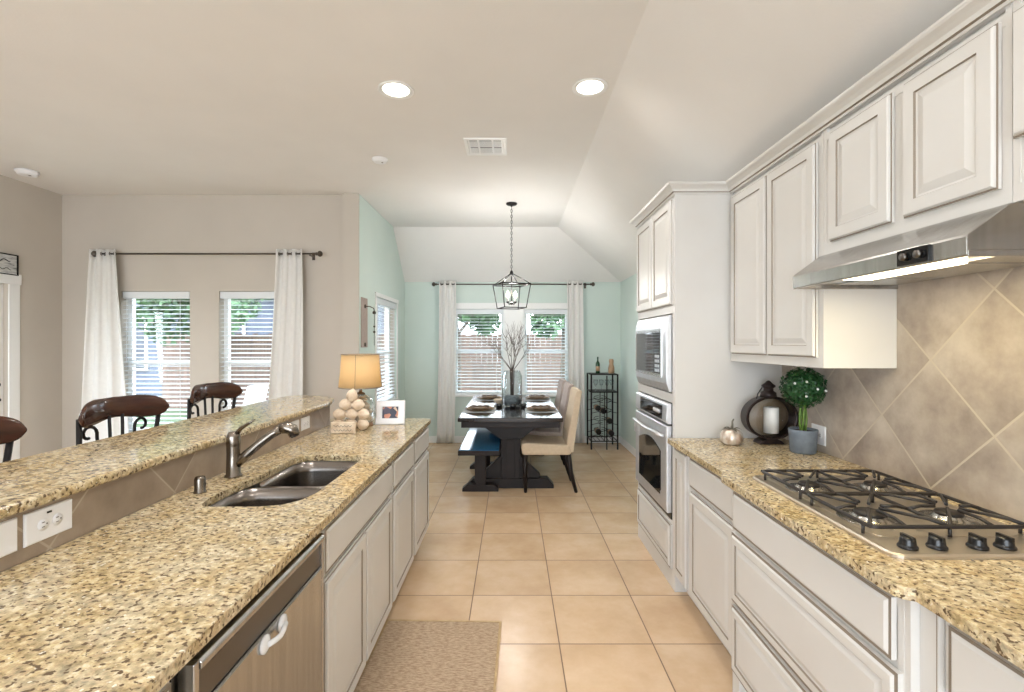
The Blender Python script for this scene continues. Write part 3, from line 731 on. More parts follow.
# raised bar
b = MB().use(M['granite'])
outer = [(-1.23, .2), (-1.23, 3.26), (-1.245, 3.36), (-1.28, 3.50), (-1.34, 3.60), (-1.42, 3.66), (-1.60, 3.70), (-1.67, 3.68), (-1.695, 3.62), (-1.695, .2)]
slab_holes(b, outer, [], 1.05, 1.08); tag(b.build('raised_countertop', bevel=.009, seg=3), 'long raised granite bar top above the island, before the stools', 'bar top')
# knee wall with tile facing
b = MB().use(M['beige']); b.box(-1.46, XK-.012, .2, 3.355, 0, 1.0495); struct(b.build('wall_island'))
b = MB().use(M['kneetile']); b.box(XK-.012, XK-.0005, .2, 3.355, GT-.0, 1.0495); struct(b.build('wall_island_tile'))
b = MB().use(M['beige']); b.box(-1.47, -1.25, 3.36, 3.58, 0, CT); struct(b.build('wall_island_end'))
# backsplash
b = MB().use(M['splash']); b.box(XR-.012, XR-.0005, .40, 2.878, GT, 1.372); b.box(XR-.012, XR-.0005, .40, 2.018, 1.372, 1.84)
struct(b.build('wall_backsplash'))

# ------------------------------------------------------------------ island cabinets
XI = -.63
base_cab('white island cabinet end at the bottom left, nearest the camera', XI, 1, .27, .895, [('D', .29, .58, *dz), ('D', .59, .88, *dz), ('W', .29, .88, *wz)], depth=.58)
base_cab('white sink base cabinet with two doors right of the dishwasher', XI, 1, 1.585, 2.50, [('W', 1.605, 2.485, *wz), ('D', 1.605, 2.04, *dz), ('D', 2.05, 2.485, *dz)], depth=.58)
base_cab('white island cabinet with drawer and door between sink base and end cabinet', XI, 1, 2.502, 3.05, [('W', 2.525, 3.03, *wz), ('D', 2.525, 3.03, *dz)], depth=.58)
base_cab('white cabinet at the far end of the island facing the oven', XI, 1, 3.052, 3.60, [('W', 3.075, 3.58, *wz), ('D', 3.075, 3.58, *dz)], depth=.58)
# dishwasher
t = thing('dishwasher', 'stainless dishwasher with dark recessed pull strip under the island counter', 'dishwasher', (-.9, 1.24, 0))
b = MB().use(M['black']); b.box(XI-.55, XI-.005, .905, 1.575, .10, .868); b.box(XI-.08, XI-.06, .905, 1.575, 0, .10); b.build('tub', None, t)
b = MB().use(M['steel']); b.box(XI-.004, -.605, .935, 1.548, .12, .765); dd = b.build('door', None, t, bevel=.004)
b = MB().use(M['steel_dark']); b.box(XI-.004, -.612, .935, 1.548, .767, .845); b.build('pull_recess', None, t)
b = MB().use(M['steel']); b.prism([(XI-.004, .846), (XI-.004, .868), (-.603, .868), (-.596, .862), (-.596, .850), (-.602, .846)], 'Y', .935, 1.548)
b.box(XI-.004, -.600, .918, .934, .12, .868); b.box(XI-.004, -.604, 1.549, 1.56, .12, .868); b.build('top_trim', None, t, bevel=.002)
b = MB().use(M['black'])
for i in range(5): b.box(-.6125, -.6112, .99+i*.02, 1.003+i*.02, .832, .838)
b.build('control_marks', None, t)
t = thing('safety_latch', 'clear plastic child latch stuck on the dishwasher front', 'latch', (-.603, 1.21, .74))
for yy in (1.185, 1.275): b = MB().use(M['latch']); b.lathe([(.022, .0005), (.022, .006), (.012, .010), (.0001, .010)], (-.605, yy, .742), 16, axis='X'); b.build('pad', None, t)
b = MB().use(M['latch']); b.tube([(-.594, 1.185, .742), (-.588, 1.21, .738), (-.586, 1.23, .736), (-.588, 1.25, .738), (-.594, 1.275, .742)], .007, 8); b.build('strap', None, t)

# ------------------------------------------------------------------ sink and faucet
t = thing('kitchen_sink', 'undermount stainless double bowl sink in the island', 'sink', (-.92, 2.04, .70))
def bowl(name, lp, zt, zb, shrink):
    b = MB().use(M['sinksteel']); cx = sum(p[0] for p in lp)/len(lp); cy = sum(p[1] for p in lp)/len(lp); rows = []
    for s_, z in ((1.0, zt), (.985, zt-.05), (shrink+.02, zb+.03), (shrink-.02, zb+.008), (shrink-.12, zb), (.12, zb-.004)):
        rows.append([b.v((cx+(p[0]-cx)*s_, cy+(p[1]-cy)*s_, z)) for p in lp])
    n = len(lp)
    for r0, r1 in zip(rows, rows[1:]):
        for i in range(n): b.face([r0[i], r0[(i+1) % n], r1[(i+1) % n], r1[i]], True)
    b.face(rows[-1])
    o = b.build(name, None, t); 
    m_ = o.modifiers.new('s', 'SOLIDIFY'); m_.thickness = .0015; m_.offset = -1
    b = MB().use(M['steel_dark']); b.lathe([(.042, zb-.003), (.04, zb), (.026, zb-.001), (.0001, zb-.002)], (cx, cy, .0005), 20); b.build('drain', None, o)
bowl('near_bowl', [(-1.088, 1.70), (-1.06, 1.677), (-.87, 1.677), (-.80, 1.697), (-.757, 1.75), (-.745, 1.83), (-.745, 1.93), (-.76, 1.975), (-.80, 1.99), (-1.04, 1.99), (-1.085, 1.96), (-1.098, 1.88), (-1.100, 1.76)], CT-.001, .70, .9)
bowl('far_bowl', [(-1.04, 2.01), (-.80, 2.01), (-.76, 2.025), (-.745, 2.07), (-.733, 2.34), (-.745, 2.40), (-.782, 2.428), (-.85, 2.437), (-.99, 2.437), (-1.035, 2.427), (-1.060, 2.38), (-1.066, 2.28), (-1.072, 2.06)], CT-.001, .69, .9)
b = MB().use(M['steel']); b.prism([(-1.09, 1.99), (-.75, 1.99), (-.75, 2.01), (-1.07, 2.01)], 'Z', .850, CT-.004); b.build('divider', None, t, bevel=.004)
t = thing('kitchen_faucet', 'brushed nickel pull-out faucet behind the sink', 'faucet', (-1.175, 2.05, GT))
fx, fy = -1.175, 2.05
b = MB().use(M['nickel']); b.lathe([(.034, 0), (.034, .006), (.028, .012), (.026, .10), (.027, .13), (.027, .1305), (.028, .135), (.027, .17), (.021, .188), (.0001, .192)], (fx, fy, GT), 24); b.build('faucet_body', None, t)
b = MB().use(M['nickel']); b.tube([(fx+.012, fy, GT+.178), (fx+.035, fy-.006, GT+.205), (fx+.075, fy-.014, GT+.228), (fx+.10, fy-.02, GT+.243)], [.014, .012, .008, .004], 10, flat=.7); b.build('lever', None, t)
sp = [(fx+.005, fy+.0, GT+.045), (fx+.05, fy+.01, GT+.09), (fx+.10, fy+.02, GT+.135), (fx+.15, fy+.03, GT+.175), (fx+.185, fy+.037, GT+.195)]
b = MB().use(M['nickel']); b.tube(sp, [.020, .020, .018, .018, .020], 14); b.build('spout', None, t)
b = MB().use(M['nickel']); b.tube([(fx+.182, fy+.036, GT+.194), (fx+.205, fy+.04, GT+.200), (fx+.228, fy+.044, GT+.190), (fx+.238, fy+.046, GT+.165)], [.0215, .026, .026, .022], 14)
b.use(M['black']); b.tube([(fx+.238, fy+.046, GT+.1655), (fx+.240, fy+.0465, GT+.160)], .018, 14); b.build('spray_head', None, t)
t = thing('soap_cap', 'short brushed nickel cylinder cap beside the faucet', 'air gap', (-1.17, 1.83, GT))
b = MB().use(M['nickel']); b.lathe([(.022, 0), (.022, .004), (.019, .008), (.019, .052), (.016, .060), (.0001, .062)], (-1.175, 1.83, GT), 20); b.build('cap', None, t)
b = MB().use(M['steel_dark']); b.box(-1.160, -1.1548, 1.825, 1.835, GT+.02, GT+.04); b.build('vent_slot', None, t)

# ------------------------------------------------------------------ outlets
def outlet(label, X, sgn, yc, zc, w=.115, h=.078, duplex=True, blank=False, group=None, name='wall_outlet', n=1):
    t = thing(name, label, 'outlet' if not blank else 'switch', (X, yc, zc), group=group)
    b = MB(); 
    if sgn > 0: b.panel((X, yc-w/2, zc-h/2), (0, 1, 0), (0, 0, 1), w, h, [(0, 0, 0), (.001, .004, 0), (.004, .006, 0)], M['plastic'], M['plastic'])
    else: b.panel((X, yc+w/2, zc-h/2), (0, -1, 0), (0, 0, 1), w, h, [(0, 0, 0), (.001, .004, 0), (.004, .006, 0)], M['plastic'], M['plastic'])
    b.build('cover_plate', None, t)
    if blank:
        b = MB().use(M['plastic']); b.box(*sorted((X+sgn*.0055, X+sgn*.009)), yc-.016, yc+.016, zc-.024, zc+.024); b.build('rocker', None, t, bevel=.001)
        b = MB().use(M['slot']); b.lathe([(.003, sgn*.0055), (.003, sgn*.0068), (.0001, sgn*.0068)], (X, yc-.045, zc), 8, axis='X'); b.build('screw', None, t)
        return t
    for dy in (-.02, .02):
        b = MB().use(M['plastic']); b.lathe([(.0155, sgn*.0055), (.0155, sgn*.0075), (.0001, sgn*.0075)], (X, yc+dy, zc), 18, axis='X')
        b.use(M['slot'])
        for dz_ in (-.006, .006): b.box(*sorted((X+sgn*.0076, X+sgn*.0079)), yc+dy-.005, yc+dy+.003, zc+dz_-.0012, zc+dz_+.0012)
        b.lathe([(.0022, sgn*.0076), (.0022, sgn*.0080), (.0001, sgn*.0080)], (X, yc+dy+.009, zc), 8, axis='X'); b.build('socket', None, t)
    if n == 1 and sgn > 0 and w > .12:
        b = MB().use(M['black']); b.box(X+.006, X+.0085, yc-.01, yc+.002, zc+.026, zc+.031); b.build('indicator', None, t)
    return t
outlet('wide white horizontal outlet plate on the island tile, left foreground', XK, 1, 1.316, .993, .136, .086)
outlet('white switch plate cut off by the left edge, beside the wide outlet', XK, 1, 1.163, .993, .136, .086, blank=True, name='wall_switch')
outlet('small white outlet on island tile behind the faucet, nearer the faucet', XK, 1, 2.80, .990, .115, .075)
outlet('small white outlet on island tile nearer the lamp', XK, 1, 2.95, .990, .115, .075)
outlet('white outlet on the tile backsplash behind the potted topiary', XR-.012, -1, 2.53, 1.0, .115, .10)

# ------------------------------------------------------------------ cooktop
t = thing('gas_cooktop', 'stainless four burner gas cooktop with black grates', 'cooktop', (1.25, 1.65, GT))
x0, x1, y0, y1 = .992, 1.505, 1.262, 2.035
b = MB().use(M['cook']); rows = []
for ins, z in ((0, GT+.0005), (0, GT+.008), (.006, GT+.012), (.012, GT+.011), (.022, GT+.008)):
    rows.append([b.v((p[0], p[1], z)) for p in rrect(x0+ins, x1-ins, y0+ins, y1-ins, .04-ins*.8, 5)])
for r0, r1 in zip(rows, rows[1:]):
    for i in range(len(r0)): b.face([r0[i], r0[(i+1) % len(r0)], r1[(i+1) % len(r1)], r1[i]])
b.face(rows[0][::-1]); b.face(rows[-1]); b.build('cooktop_body', None, t)
b = MB().use(M['cook']); b.prism(rrect(x0+.05, x1-.04, 1.39, y1-.035, .03, 4), 'Z', GT+.0082, GT+.0105); b.build('burner_tray', None, t, bevel=.001)
BX = (1.125, 1.375); BY = (1.53, 1.84)
for bxx in BX:
    for byy in BY:
        r = .05 if (bxx, byy) != (BX[0], BY[0]) else .058
        b = MB().use(M['steel']); b.lathe([(r+.030, .0107), (r+.026, .0125), (r+.008, .0115), (r, .014), (r*.8, .022), (r*.8, .024), (.0001, .024)], (bxx, byy, GT), 26); bb = b.build('burner', None, t)
        b = MB().use(M['iron']); b.lathe([(r*.72, .0242), (r*.74, .030), (r*.68, .034), (.0001, .035)], (bxx, byy, GT), 22); b.build('burner_cap', None, bb)
gz = GT+.045
for gy0, gy1 in ((1.385, 1.687), (1.693, 1.992)):
    b = MB().use(M['iron']); gx0, gx1 = x0+.03, x1-.025
    fr = [(p[0], p[1], gz-.006) for p in rrect(gx0, gx1, gy0, gy1, .02, 3)]; b.tube(fr, .0062, 8, closed=True)
    yc = (gy0+gy1)/2
    xm = (BX[0]+BX[1])/2
    b.tube([(xm, gy0, gz-.006), (xm, gy1, gz-.006)], .0055, 6)
    for bxx in BX:
        xa, xb = (gx0, xm) if bxx == BX[0] else (xm, gx1)
        for ex, ey in ((xa, gy0), (xb, gy0), (xa, gy1), (xb, gy1)):
            dx, dy = bxx-ex, yc-ey; l = math.hypot(dx, dy)
            b.tube([(ex, ey, gz-.006), (ex+dx*.25, ey+dy*.25, gz+.003), (bxx-dx/l*.028, yc-dy/l*.028, gz+.003)], .0052, 6)
        for ex, ey in ((bxx, gy0), (bxx, gy1)):
            dy = yc-ey; b.tube([(ex, ey, gz-.006), (ex, ey+dy*.3, gz+.003), (ex, yc-dy/abs(dy)*.04, gz+.003)], .0052, 6)
        for ex in (xa, xb):
            dx = bxx-ex; b.tube([(ex, yc, gz-.006), (ex+dx*.3, yc, gz+.003), (bxx-dx/abs(dx)*.04, yc, gz+.003)], .0052, 6)
    for fx_, fy_ in ((gx0, gy0+.03), (gx1, gy0+.03), (gx0, gy1-.03), (gx1, gy1-.03), (xm, gy0+.002), (xm, gy1-.002)):
        b.tube([(fx_, fy_, gz-.006), (fx_, fy_, GT+.0095)], .0048, 6)
    b.build('grate', None, t)
for kx in (1.073, 1.152, 1.262, 1.337):
    b = MB().use(M['black']); b.lathe([(.024, 0), (.024, .006), (.020, .010), (.018, .026), (.014, .030), (.0001, .031)], (kx, 1.318, GT+.008), 20)
    b.box(kx-.005, kx+.005, 1.318-.022, 1.318+.022, GT+.03, GT+.042); b.build('knob', None, t, bevel=.0015)

# ------------------------------------------------------------------ range hood
t = thing('range_hood', 'stainless under-cabinet range hood with lit lamp', 'range hood', (1.38, 1.63, 1.70))
y0, y1 = 1.245, 2.019; XH = 1.165
b = MB().use(M['steel'])
outer = [(XR-.013, 1.8385), (1.288, 1.8385), (1.277, 1.836), (XH+.004, 1.757), (XH, 1.750), (XH, 1.703), (XH+.012, 1.700), (XH+.014, 1.716), (XR-.014, 1.716)]
b.prism(outer, 'Y', y0+.001, y1-.001)
b.box(XH+.003, XR-.014, y0, y0+.012, 1.700, 1.7165); b.box(XH+.003, XR-.014, y1-.012, y1, 1.700, 1.7165)
b.build('hood_shell', None, t, bevel=.002)
b = MB().use(M['steel']); b.box(1.31, 1.56, 1.30, 1.96, 1.711, 1.7158)
for i in range(2): b.box(1.315, 1.555, 1.42+i*.33, 1.43+i*.33, 1.7095, 1.711)
b.build('grease_filter', None, t)
b = MB().use(M['hoodlens']); b.box(1.185, 1.285, 1.37, 1.74, 1.7015, 1.7155); b.build('lamp_lens', None, t)
b = MB().use(M['blackglass']); b.box(XH-.008, XH+.001, 1.352, 1.462, 1.706, 1.752); cp = b.build('control_panel', None, t, bevel=.001)
for yy in (1.38, 1.43):
    b = MB().use(M['steel_dark']); b.lathe([(.012, -.008), (.011, -.020), (.0001, -.021)], (XH, yy, 1.730), 14, axis='X'); b.build('knob', None, cp)
light('hood_glow', 'AREA', (1.235, 1.555, 1.698), 2.6, (1, .80, .36), size=.07, size_y=.35)

# ------------------------------------------------------------------ right counter decor
# pumpkin
cx, cy = px(730, 0, 2.72).x, 2.70
t = thing('glass_pumpkin', 'small silvery rose mercury-glass pumpkin with metal stem by the oven cabinet', 'decoration', (cx, cy, GT))
b = MB().use(M['silvershell']); b.lathe([(.012, .002), (.04, .0), (.056, .012), (.061, .035), (.056, .062), (.040, .080), (.018, .086), (.0001, .080)], (cx, cy, GT+.001), 48, rfun=lambda a: 1-.09*abs(math.sin(a*4.5))**.6 if False else 1-.07*(1-abs(math.sin(a*4)))); b.build('pumpkin_body', None, t)
b = MB().use(M['greystem']); b.tube([(cx, cy, GT+.078), (cx+.004, cy, GT+.105), (cx+.002, cy-.004, GT+.128), (cx+.010, cy-.004, GT+.142)], [.010, .006, .005, .004], 8)
b.build('stem', None, t)
for a in (.2, 1.9, 3.3, 4.7):
    b = MB().use(M['greystem']); pts = [(cx+.01*math.cos(a), cy+.01*math.sin(a), GT+.086), (cx+.035*math.cos(a), cy+.035*math.sin(a), GT+.092), (cx+.062*math.cos(a), cy+.062*math.sin(a), GT+.080)]
    b.tube(pts, [.004, .012, .002], 8, flat=.15); b.build('leaf', None, t)
# oval lantern
cx, cy = px(768, 0, 2.74).x, 2.735
t = thing('oval_candle_lantern', 'oval dark bronze lantern with glass front holding a white candle', 'lantern', (cx, cy, GT))
b = MB().use(M['aged']); b.prism([(cx-.07, GT+.001), (cx+.07, GT+.001), (cx+.055, GT+.018), (cx+.03, GT+.030), (cx-.03, GT+.030), (cx-.055, GT+.018)], 'Y', cy-.045, cy+.045); b.build('base', None, t, bevel=.004)
oz, rx, rz_ = GT+.147, .142, .118
b = MB().use(M['aged'])
prof = [(.98, -.040), (1.02, -.044), (1.02, -.034), (.99, -.030), (.99, .036), (.93, .040), (.93, .034), (.935, -.03), (.92, -.042)]
rows = []
for i in range(48):
    a = 2*PI*i/48; rows.append([b.v((cx+rx*r*math.cos(a), cy+h, oz+rz_*r*math.sin(a))) for r, h in prof])
for i in range(48):
    r0, r1 = rows[i], rows[(i+1) % 48]
    for j in range(len(prof)): b.face([r0[j], r1[j], r1[(j+1) % len(prof)], r0[(j+1) % len(prof)]], True)
b.build('oval_rim', None, t)
b = MB().use(M['amber']); b.lathe([(.0001, .033), (.93, .033), (.93, .037), (.0001, .037)], (0, 0, 0), 40, axis='Y', sc=(rx, rz_)); bmesh.ops.translate(b.bm, vec=(cx, cy, oz), verts=b.bm.verts); b.build('back_plate', None, t)
b = MB().use(M['glass']); b.lathe([(.0001, -.037), (.93, -.037), (.93, -.034), (.0001, -.034)], (0, 0, 0), 40, axis='Y', sc=(rx, rz_)); bmesh.ops.translate(b.bm, vec=(cx, cy, oz), verts=b.bm.verts); b.build('pane', None, t)
b = MB().use(M['aged']); b.lathe([(.045, -.01), (.04, .02), (.026, .03), (.026, .045), (.036, .052), (.036, .060), (.02, .072), (.008, .085), (.0001, .088)], (cx, cy, oz+rz_), 18); b.build('chimney_cap', None, t)
b = MB().use(M['aged']); b.tube([(cx-.032, cy, oz+rz_+.055), (cx-.055, cy-.03, oz+rz_+.045), (cx-.085, cy-.05, oz+rz_+.018), (cx-.09, cy-.045, oz+rz_-.01)], .0035, 6); b.build('handle', None, t)
b = MB().use(M['candle']); b.lathe([(.039, -.088), (.039, .052), (.036, .056), (.014, .054), (.0001, .053)], (cx+.015, cy, oz), 22)
b.use(M['black']); b.tube([(cx+.015, cy, oz+.052), (cx+.016, cy, oz+.064)], .001, 5)
tag(b.build('pillar_candle'), 'white pillar candle inside the oval bronze lantern', 'candle')
# topiary
cx, cy = px(803, 0, 2.5).x, 2.50
t = thing('potted_topiary', 'round green boxwood topiary in a blue-grey pot by the backsplash', 'potted plant', (cx, cy, GT))
b = MB().use(M['pot']); b.lathe([(.056, .001), (.060, .006), (.066, .10), (.068, .118), (.066, .122), (.061, .120), (.060, .108), (.0001, .108)], (cx, cy, GT), 30); b.build('pot', None, t)
b = MB().use(M['soil']); b.lathe([(.059, .109), (.03, .113), (.0001, .114)], (cx, cy, GT), 20); b.build('soil', None, t)
b = MB().use(M['stem'])
for q in range(4):
    a = q*PI/2+.4; b.tube([(cx+.012*math.cos(a), cy+.012*math.sin(a), GT+.10), (cx+.016*math.cos(a+.8), cy+.016*math.sin(a+.8), GT+.17), (cx+.012*math.cos(a+1.6), cy+.012*math.sin(a+1.6), GT+.27)], .0055, 6)
b.build('trunk', None, t)
oc = Vector((cx, cy, GT+.335)); R = .098
b = MB().use(M['leaf']); b.ball(oc, R*.72, 14, 10)
rnd = random.Random(3)
for q in range(1500):
    n = Vector((rnd.gauss(0, 1), rnd.gauss(0, 1), rnd.gauss(0, 1))).normalized(); c = oc+n*R*rnd.uniform(.74, 1.08)
    if c.x > XR-.018: continue
    u = (n.orthogonal()); u.rotate(Matrix.Rotation(rnd.uniform(0, 6.28), 3, n)); u = (u+n*rnd.uniform(-.3, .9)).normalized(); v = u.cross(n).normalized()
    l, w_ = rnd.uniform(.010, .017), rnd.uniform(.005, .008)
    tip = c+u*l; tip.x = min(tip.x, XR-.014)
    b.face([b.v(c-u*l*.6), b.v(c+v*w_+n*.002), b.v(tip), b.v(c-v*w_+n*.002)])
b.build('foliage', None, t)
for n in ((-.35, -.9, .35), (-.75, -.6, .25), (-.35, -.85, -.35), (.6, -.7, -.1), (.1, -.95, .0)):
    c = oc+Vector(n).normalized()*R*1.06; b = MB().use(M['flower']); b.ball(c, .0065, 8, 5); b.build('flower', None, t)

# ------------------------------------------------------------------ island decor: lamp, shells, plaque, photo
cx, cy = px(360.5, 0, 3.32).x, 3.32
t = thing('table_lamp', 'lit table lamp with beige cloth shade and shell-filled glass base', 'lamp', (cx, cy, GT))
b = MB().use(M['tan']); b.lathe([(.085, .0008), (.085, .014), (.07, .02), (.0001, .02)], (cx, cy, GT), 28); b.build('base', None, t)
b = MB().use(M['jar']); b.lathe([(.078, .021), (.092, .05), (.094, .12), (.080, .18), (.045, .205), (.028, .212)], (cx, cy, GT), 30); b.build('glass_body', None, t)
b = MB().use(M['nickel']); b.lathe([(.03, .212), (.03, .222), (.012, .228), (.010, .26), (.016, .262), (.016, .30), (.0001, .302)], (cx, cy, GT), 18); b.build('socket', None, t)
b = MB().use(M['shade']); b.lathe([(.143, .262), (.133, .36), (.125, .485)], (cx, cy, GT), 40)
sh = b.build('lamp_shade', None, t); q = sh.modifiers.new('s', 'SOLIDIFY'); q.thickness = .002
b = MB().use(M['glaze']); 
for rr, zz in ((.143, .262), (.1255, .485)): b.tube([(cx+(rr+.001)*math.cos(a), cy+(rr+.001)*math.sin(a), GT+zz) for a in [2*PI*i/40 for i in range(40)]], .003, 6, closed=True)
for a in (-PI/2+.05, PI/2+.05, .1, PI): b.tube([(cx+(r_+.001)*math.cos(a), cy+(r_+.001)*math.sin(a), GT+z_) for r_, z_ in ((.143, .262), (.133, .36), (.125, .485))], .0018, 5)
b.build('shade_piping', None, sh)
b = MB().use(M['bulb']); b.lathe([(.012, .302), (.026, .33), (.03, .355), (.02, .378), (.0001, .386)], (cx, cy, GT), 14); b.build('bulb', None, t)
light('lamp_glow', 'POINT', (cx, cy, GT+.405), .8, (1, .88, .68), size=.03)
def shell_mesh():
    b = MB().use(M['shell']); rows = []
    for j in range(9):
        u = j/8; r = .026*math.sin(PI*min(u*.92+.06, 1))**.75; z = -.03+.06*u; row = []
        for i in range(16):
            a = 2*PI*i/16; rr = r*(1+.10*math.cos(a*6+u*3)); row.append(b.v((rr*math.cos(a), rr*math.sin(a)*.8, z)))
        rows.append(row)
    for r0, r1 in zip(rows, rows[1:]):
        for i in range(16): b.face([r0[i], r0[(i+1) % 16], r1[(i+1) % 16], r1[i]], True)
    b.face(rows[0][::-1]); b.face(rows[-1]); return b
SH = None
rnd = random.Random(5)
def shell(loc, rot, sc, label, group):
    global SH
    if SH is None: o = SH = shell_mesh().build('seashell')
    else: o = SH.copy(); C.objects.link(o)
    o.location = loc; o.rotation_euler = rot; o.scale = (sc,)*3; tag(o, label, 'seashell', group); return o
zz = GT+.052
for lv, (n, rr) in enumerate(((5, .052), (5, .056), (4, .050), (3, .03))):
    for i in range(n):
        a = 2*PI*i/n+lv*.6; shell((cx+rr*math.cos(a), cy+rr*math.sin(a), zz+lv*.042), (PI/2, 0, a+PI/2), .95 if lv < 3 else .8, 'cream seashell packed inside the glass base of the table lamp', 'seashells in the lamp base')
# heap of shells in front-left of the lamp
hy = 3.13
rows_ = [([339, 351, 363], .040, 'bottom row'), ([340, 352, 363.5], .104, 'second row'), ([346, 358], .166, 'third row'), ([352], .226, 'top')]
for xs_, z_, rw in rows_:
    for i_, xp in enumerate(xs_):
        wh = 'alone at the top of the heap' if len(xs_) == 1 else '%s of the heap, %s' % (rw, {0: 'leftmost', len(xs_)-1: 'rightmost'}.get(i_, 'middle'))
        shell((px(xp, 0, hy).x, hy+.004*(i_ % 2), GT+z_), (.25*(i_-1), PI/2, 0) if rw != 'top' else (0, .2, 0), 1.42, 'pale ribbed seashell before the lamp, '+wh, None)
cxp, cyp = px(341.5, 0, 3.0).x, 3.02
t = thing('small_plaque', 'small cream plaque with illegible scrawl in front of the shells', 'sign', (cxp, cyp, GT))
b = MB().use(M['shell']); b.panel((cxp-.07, cyp-.008, GT+.001), (1, 0, 0), (0, 0, 1), .15, .07, [(0, -.02, 0), (0, 0, 0), (.004, .004, 0)], M['shell'], M['shell']); b.build('board', None, t)
b = MB().use(M['rodmetal']); 
for r_ in range(2):
    b.tube([(cxp-.055+i*.006, cyp-.0128, GT+.048-.026*r_+.006*math.sin(i*1.7+r_)) for i in range(20)], .0013, 4)
b.build('scrawl', None, t)
cxp, cyp = px(390, 0, 3.36).x, 3.37
t = thing('picture_frame', 'white tilted photo frame standing beside the lamp on the island', 'picture frame', (cxp, cyp, GT), rz=.08)
b = MB().use(M['plastic']); tl = math.radians(12)
U = Vector((1, 0, 0)); V = Vector((0, math.sin(tl), math.cos(tl))); O = Vector((-.10, -.02, .001))
b.panel(O, U, V, .20, .165, [(0, -.012, 0), (0, 0, 0), (.006, .006, 0), (.038, .006, 0), (.042, .001, 0)], M['plastic'], M['plastic']); b.build('frame', None, t, world=False)
b = MB().use(M['picture']); Nn = U.cross(V); P = [O+U*a+V*c+Nn*.0018 for a, c in ((.046, .043), (.154, .043), (.154, .122), (.046, .122))]; b.face([b.v(p) for p in P]); b.build('picture', None, t, world=False)
b = MB().use(M['plastic']); b.prism([(.0, .002), (.055, .002), (.03, .10), (.014, .11)], 'X', -.02, .02); b.build('easel_back', None, t, world=False)

# ------------------------------------------------------------------ rug
b = MB().use(M['rug']); b.box(-.293, .293, -.46, .46, .0005, .010); t = thing('kitchen_rug', 'woven tan and brown jute rug on the floor beside the island', 'rug', (-.372, 2.10, 0), rz=math.radians(-1.5))
b.build('woven_field', None, t, world=False, bevel=.002)
b = MB().use(M['rugedge'])
for a in ((-.305, -.293, -.472, .472), (.293, .305, -.472, .472), (-.293, .293, -.472, -.46), (-.293, .293, .46, .472)): b.box(*a, .0005, .011)
b.build('binding', None, t, world=False)

# ------------------------------------------------------------------ dining set
TX, TY0, TY1, TZ = -.015, 4.65, 6.76, .76
t = thing('dining_table', 'long espresso wood trestle dining table', 'table', (TX, (TY0+TY1)/2, 0))
b = MB().use(M['wood_top']); b.box(TX-.505, TX+.505, TY0, TY1, TZ-.04, TZ); b.build('tabletop', None, t, bevel=.005)
b = MB().use(M['wood_dark']); b.box(TX-.475, TX+.475, TY0+.03, TY1-.03, TZ-.10, TZ-.0405); b.build('apron', None, t, bevel=.003)
for yy in (TY0+.345, TY1-.345):
    b = MB().use(M['wood_dark'])
    b.prism([(TX-.30, TZ-.101), (TX+.30, TZ-.101), (TX+.28, TZ-.13), (TX+.11, TZ-.26), (TX-.11, TZ-.26), (TX-.28, TZ-.13)], 'Y', yy-.05, yy+.05)
    b.box(TX-.095, TX+.095, yy-.06, yy+.06, .10, TZ-.26); b.box(TX-.045, TX+.045, yy-.068, yy-.06, .11, TZ-.27)
    b.build('pedestal', None, t, bevel=.003)
    b = MB().use(M['wood_dark']); b.prism([(TX-.44, .0), (TX+.44, .0), (TX+.44, .035), (TX+.38, .10), (TX-.38, .10), (TX-.44, .035)], 'Y', yy-.06, yy+.06); b.build('foot', None, t, bevel=.004)
    for s in (-1, 1):
        b = MB().use(M['wood_dark']); b.prism([(TX+s*.094, .10), (TX+s*.094, .33), (TX+s*.30, .14), (TX+s*.30, .10)], 'Y', yy-.035, yy+.035); b.build('brace', None, t, bevel=.003)
b = MB().use(M['wood_dark']); b.box(TX-.03, TX+.03, TY0+.406, TY1-.406, .20, .32); b.build('stretcher', None, t, bevel=.003)
# bench
BX0, BX1, BY0, BY1 = -.515, -.115, 4.62, 5.95
bc = (BX0+BX1)/2
t = thing('dining_bench', 'dark wood bench with glossy teal-blue seat on the left of the table', 'bench', (bc, (BY0+BY1)/2, 0))
b = MB().use(M['wood_dark']); b.box(BX0, BX1, BY0, BY1, .405, .450); b.build('seat_board', None, t, bevel=.004)
b = MB().use(M['bench_top']); b.box(BX0+.008, BX1-.008, BY0+.008, BY1-.008, .4505, .458); b.build('seat_top', None, t, bevel=.004)
for yy in (BY0+.25, BY1-.22):
    b = MB().use(M['wood_dark']); b.box(bc-.055, bc+.055, yy-.04, yy+.04, .07, .405); b.build('leg', None, t, bevel=.003)
    b = MB().use(M['wood_dark']); b.prism([(bc-.18, 0), (bc+.18, 0), (bc+.18, .03), (bc+.13, .07), (bc-.13, .07), (bc-.18, .03)], 'Y', yy-.045, yy+.045); b.build('foot', None, t, bevel=.004)
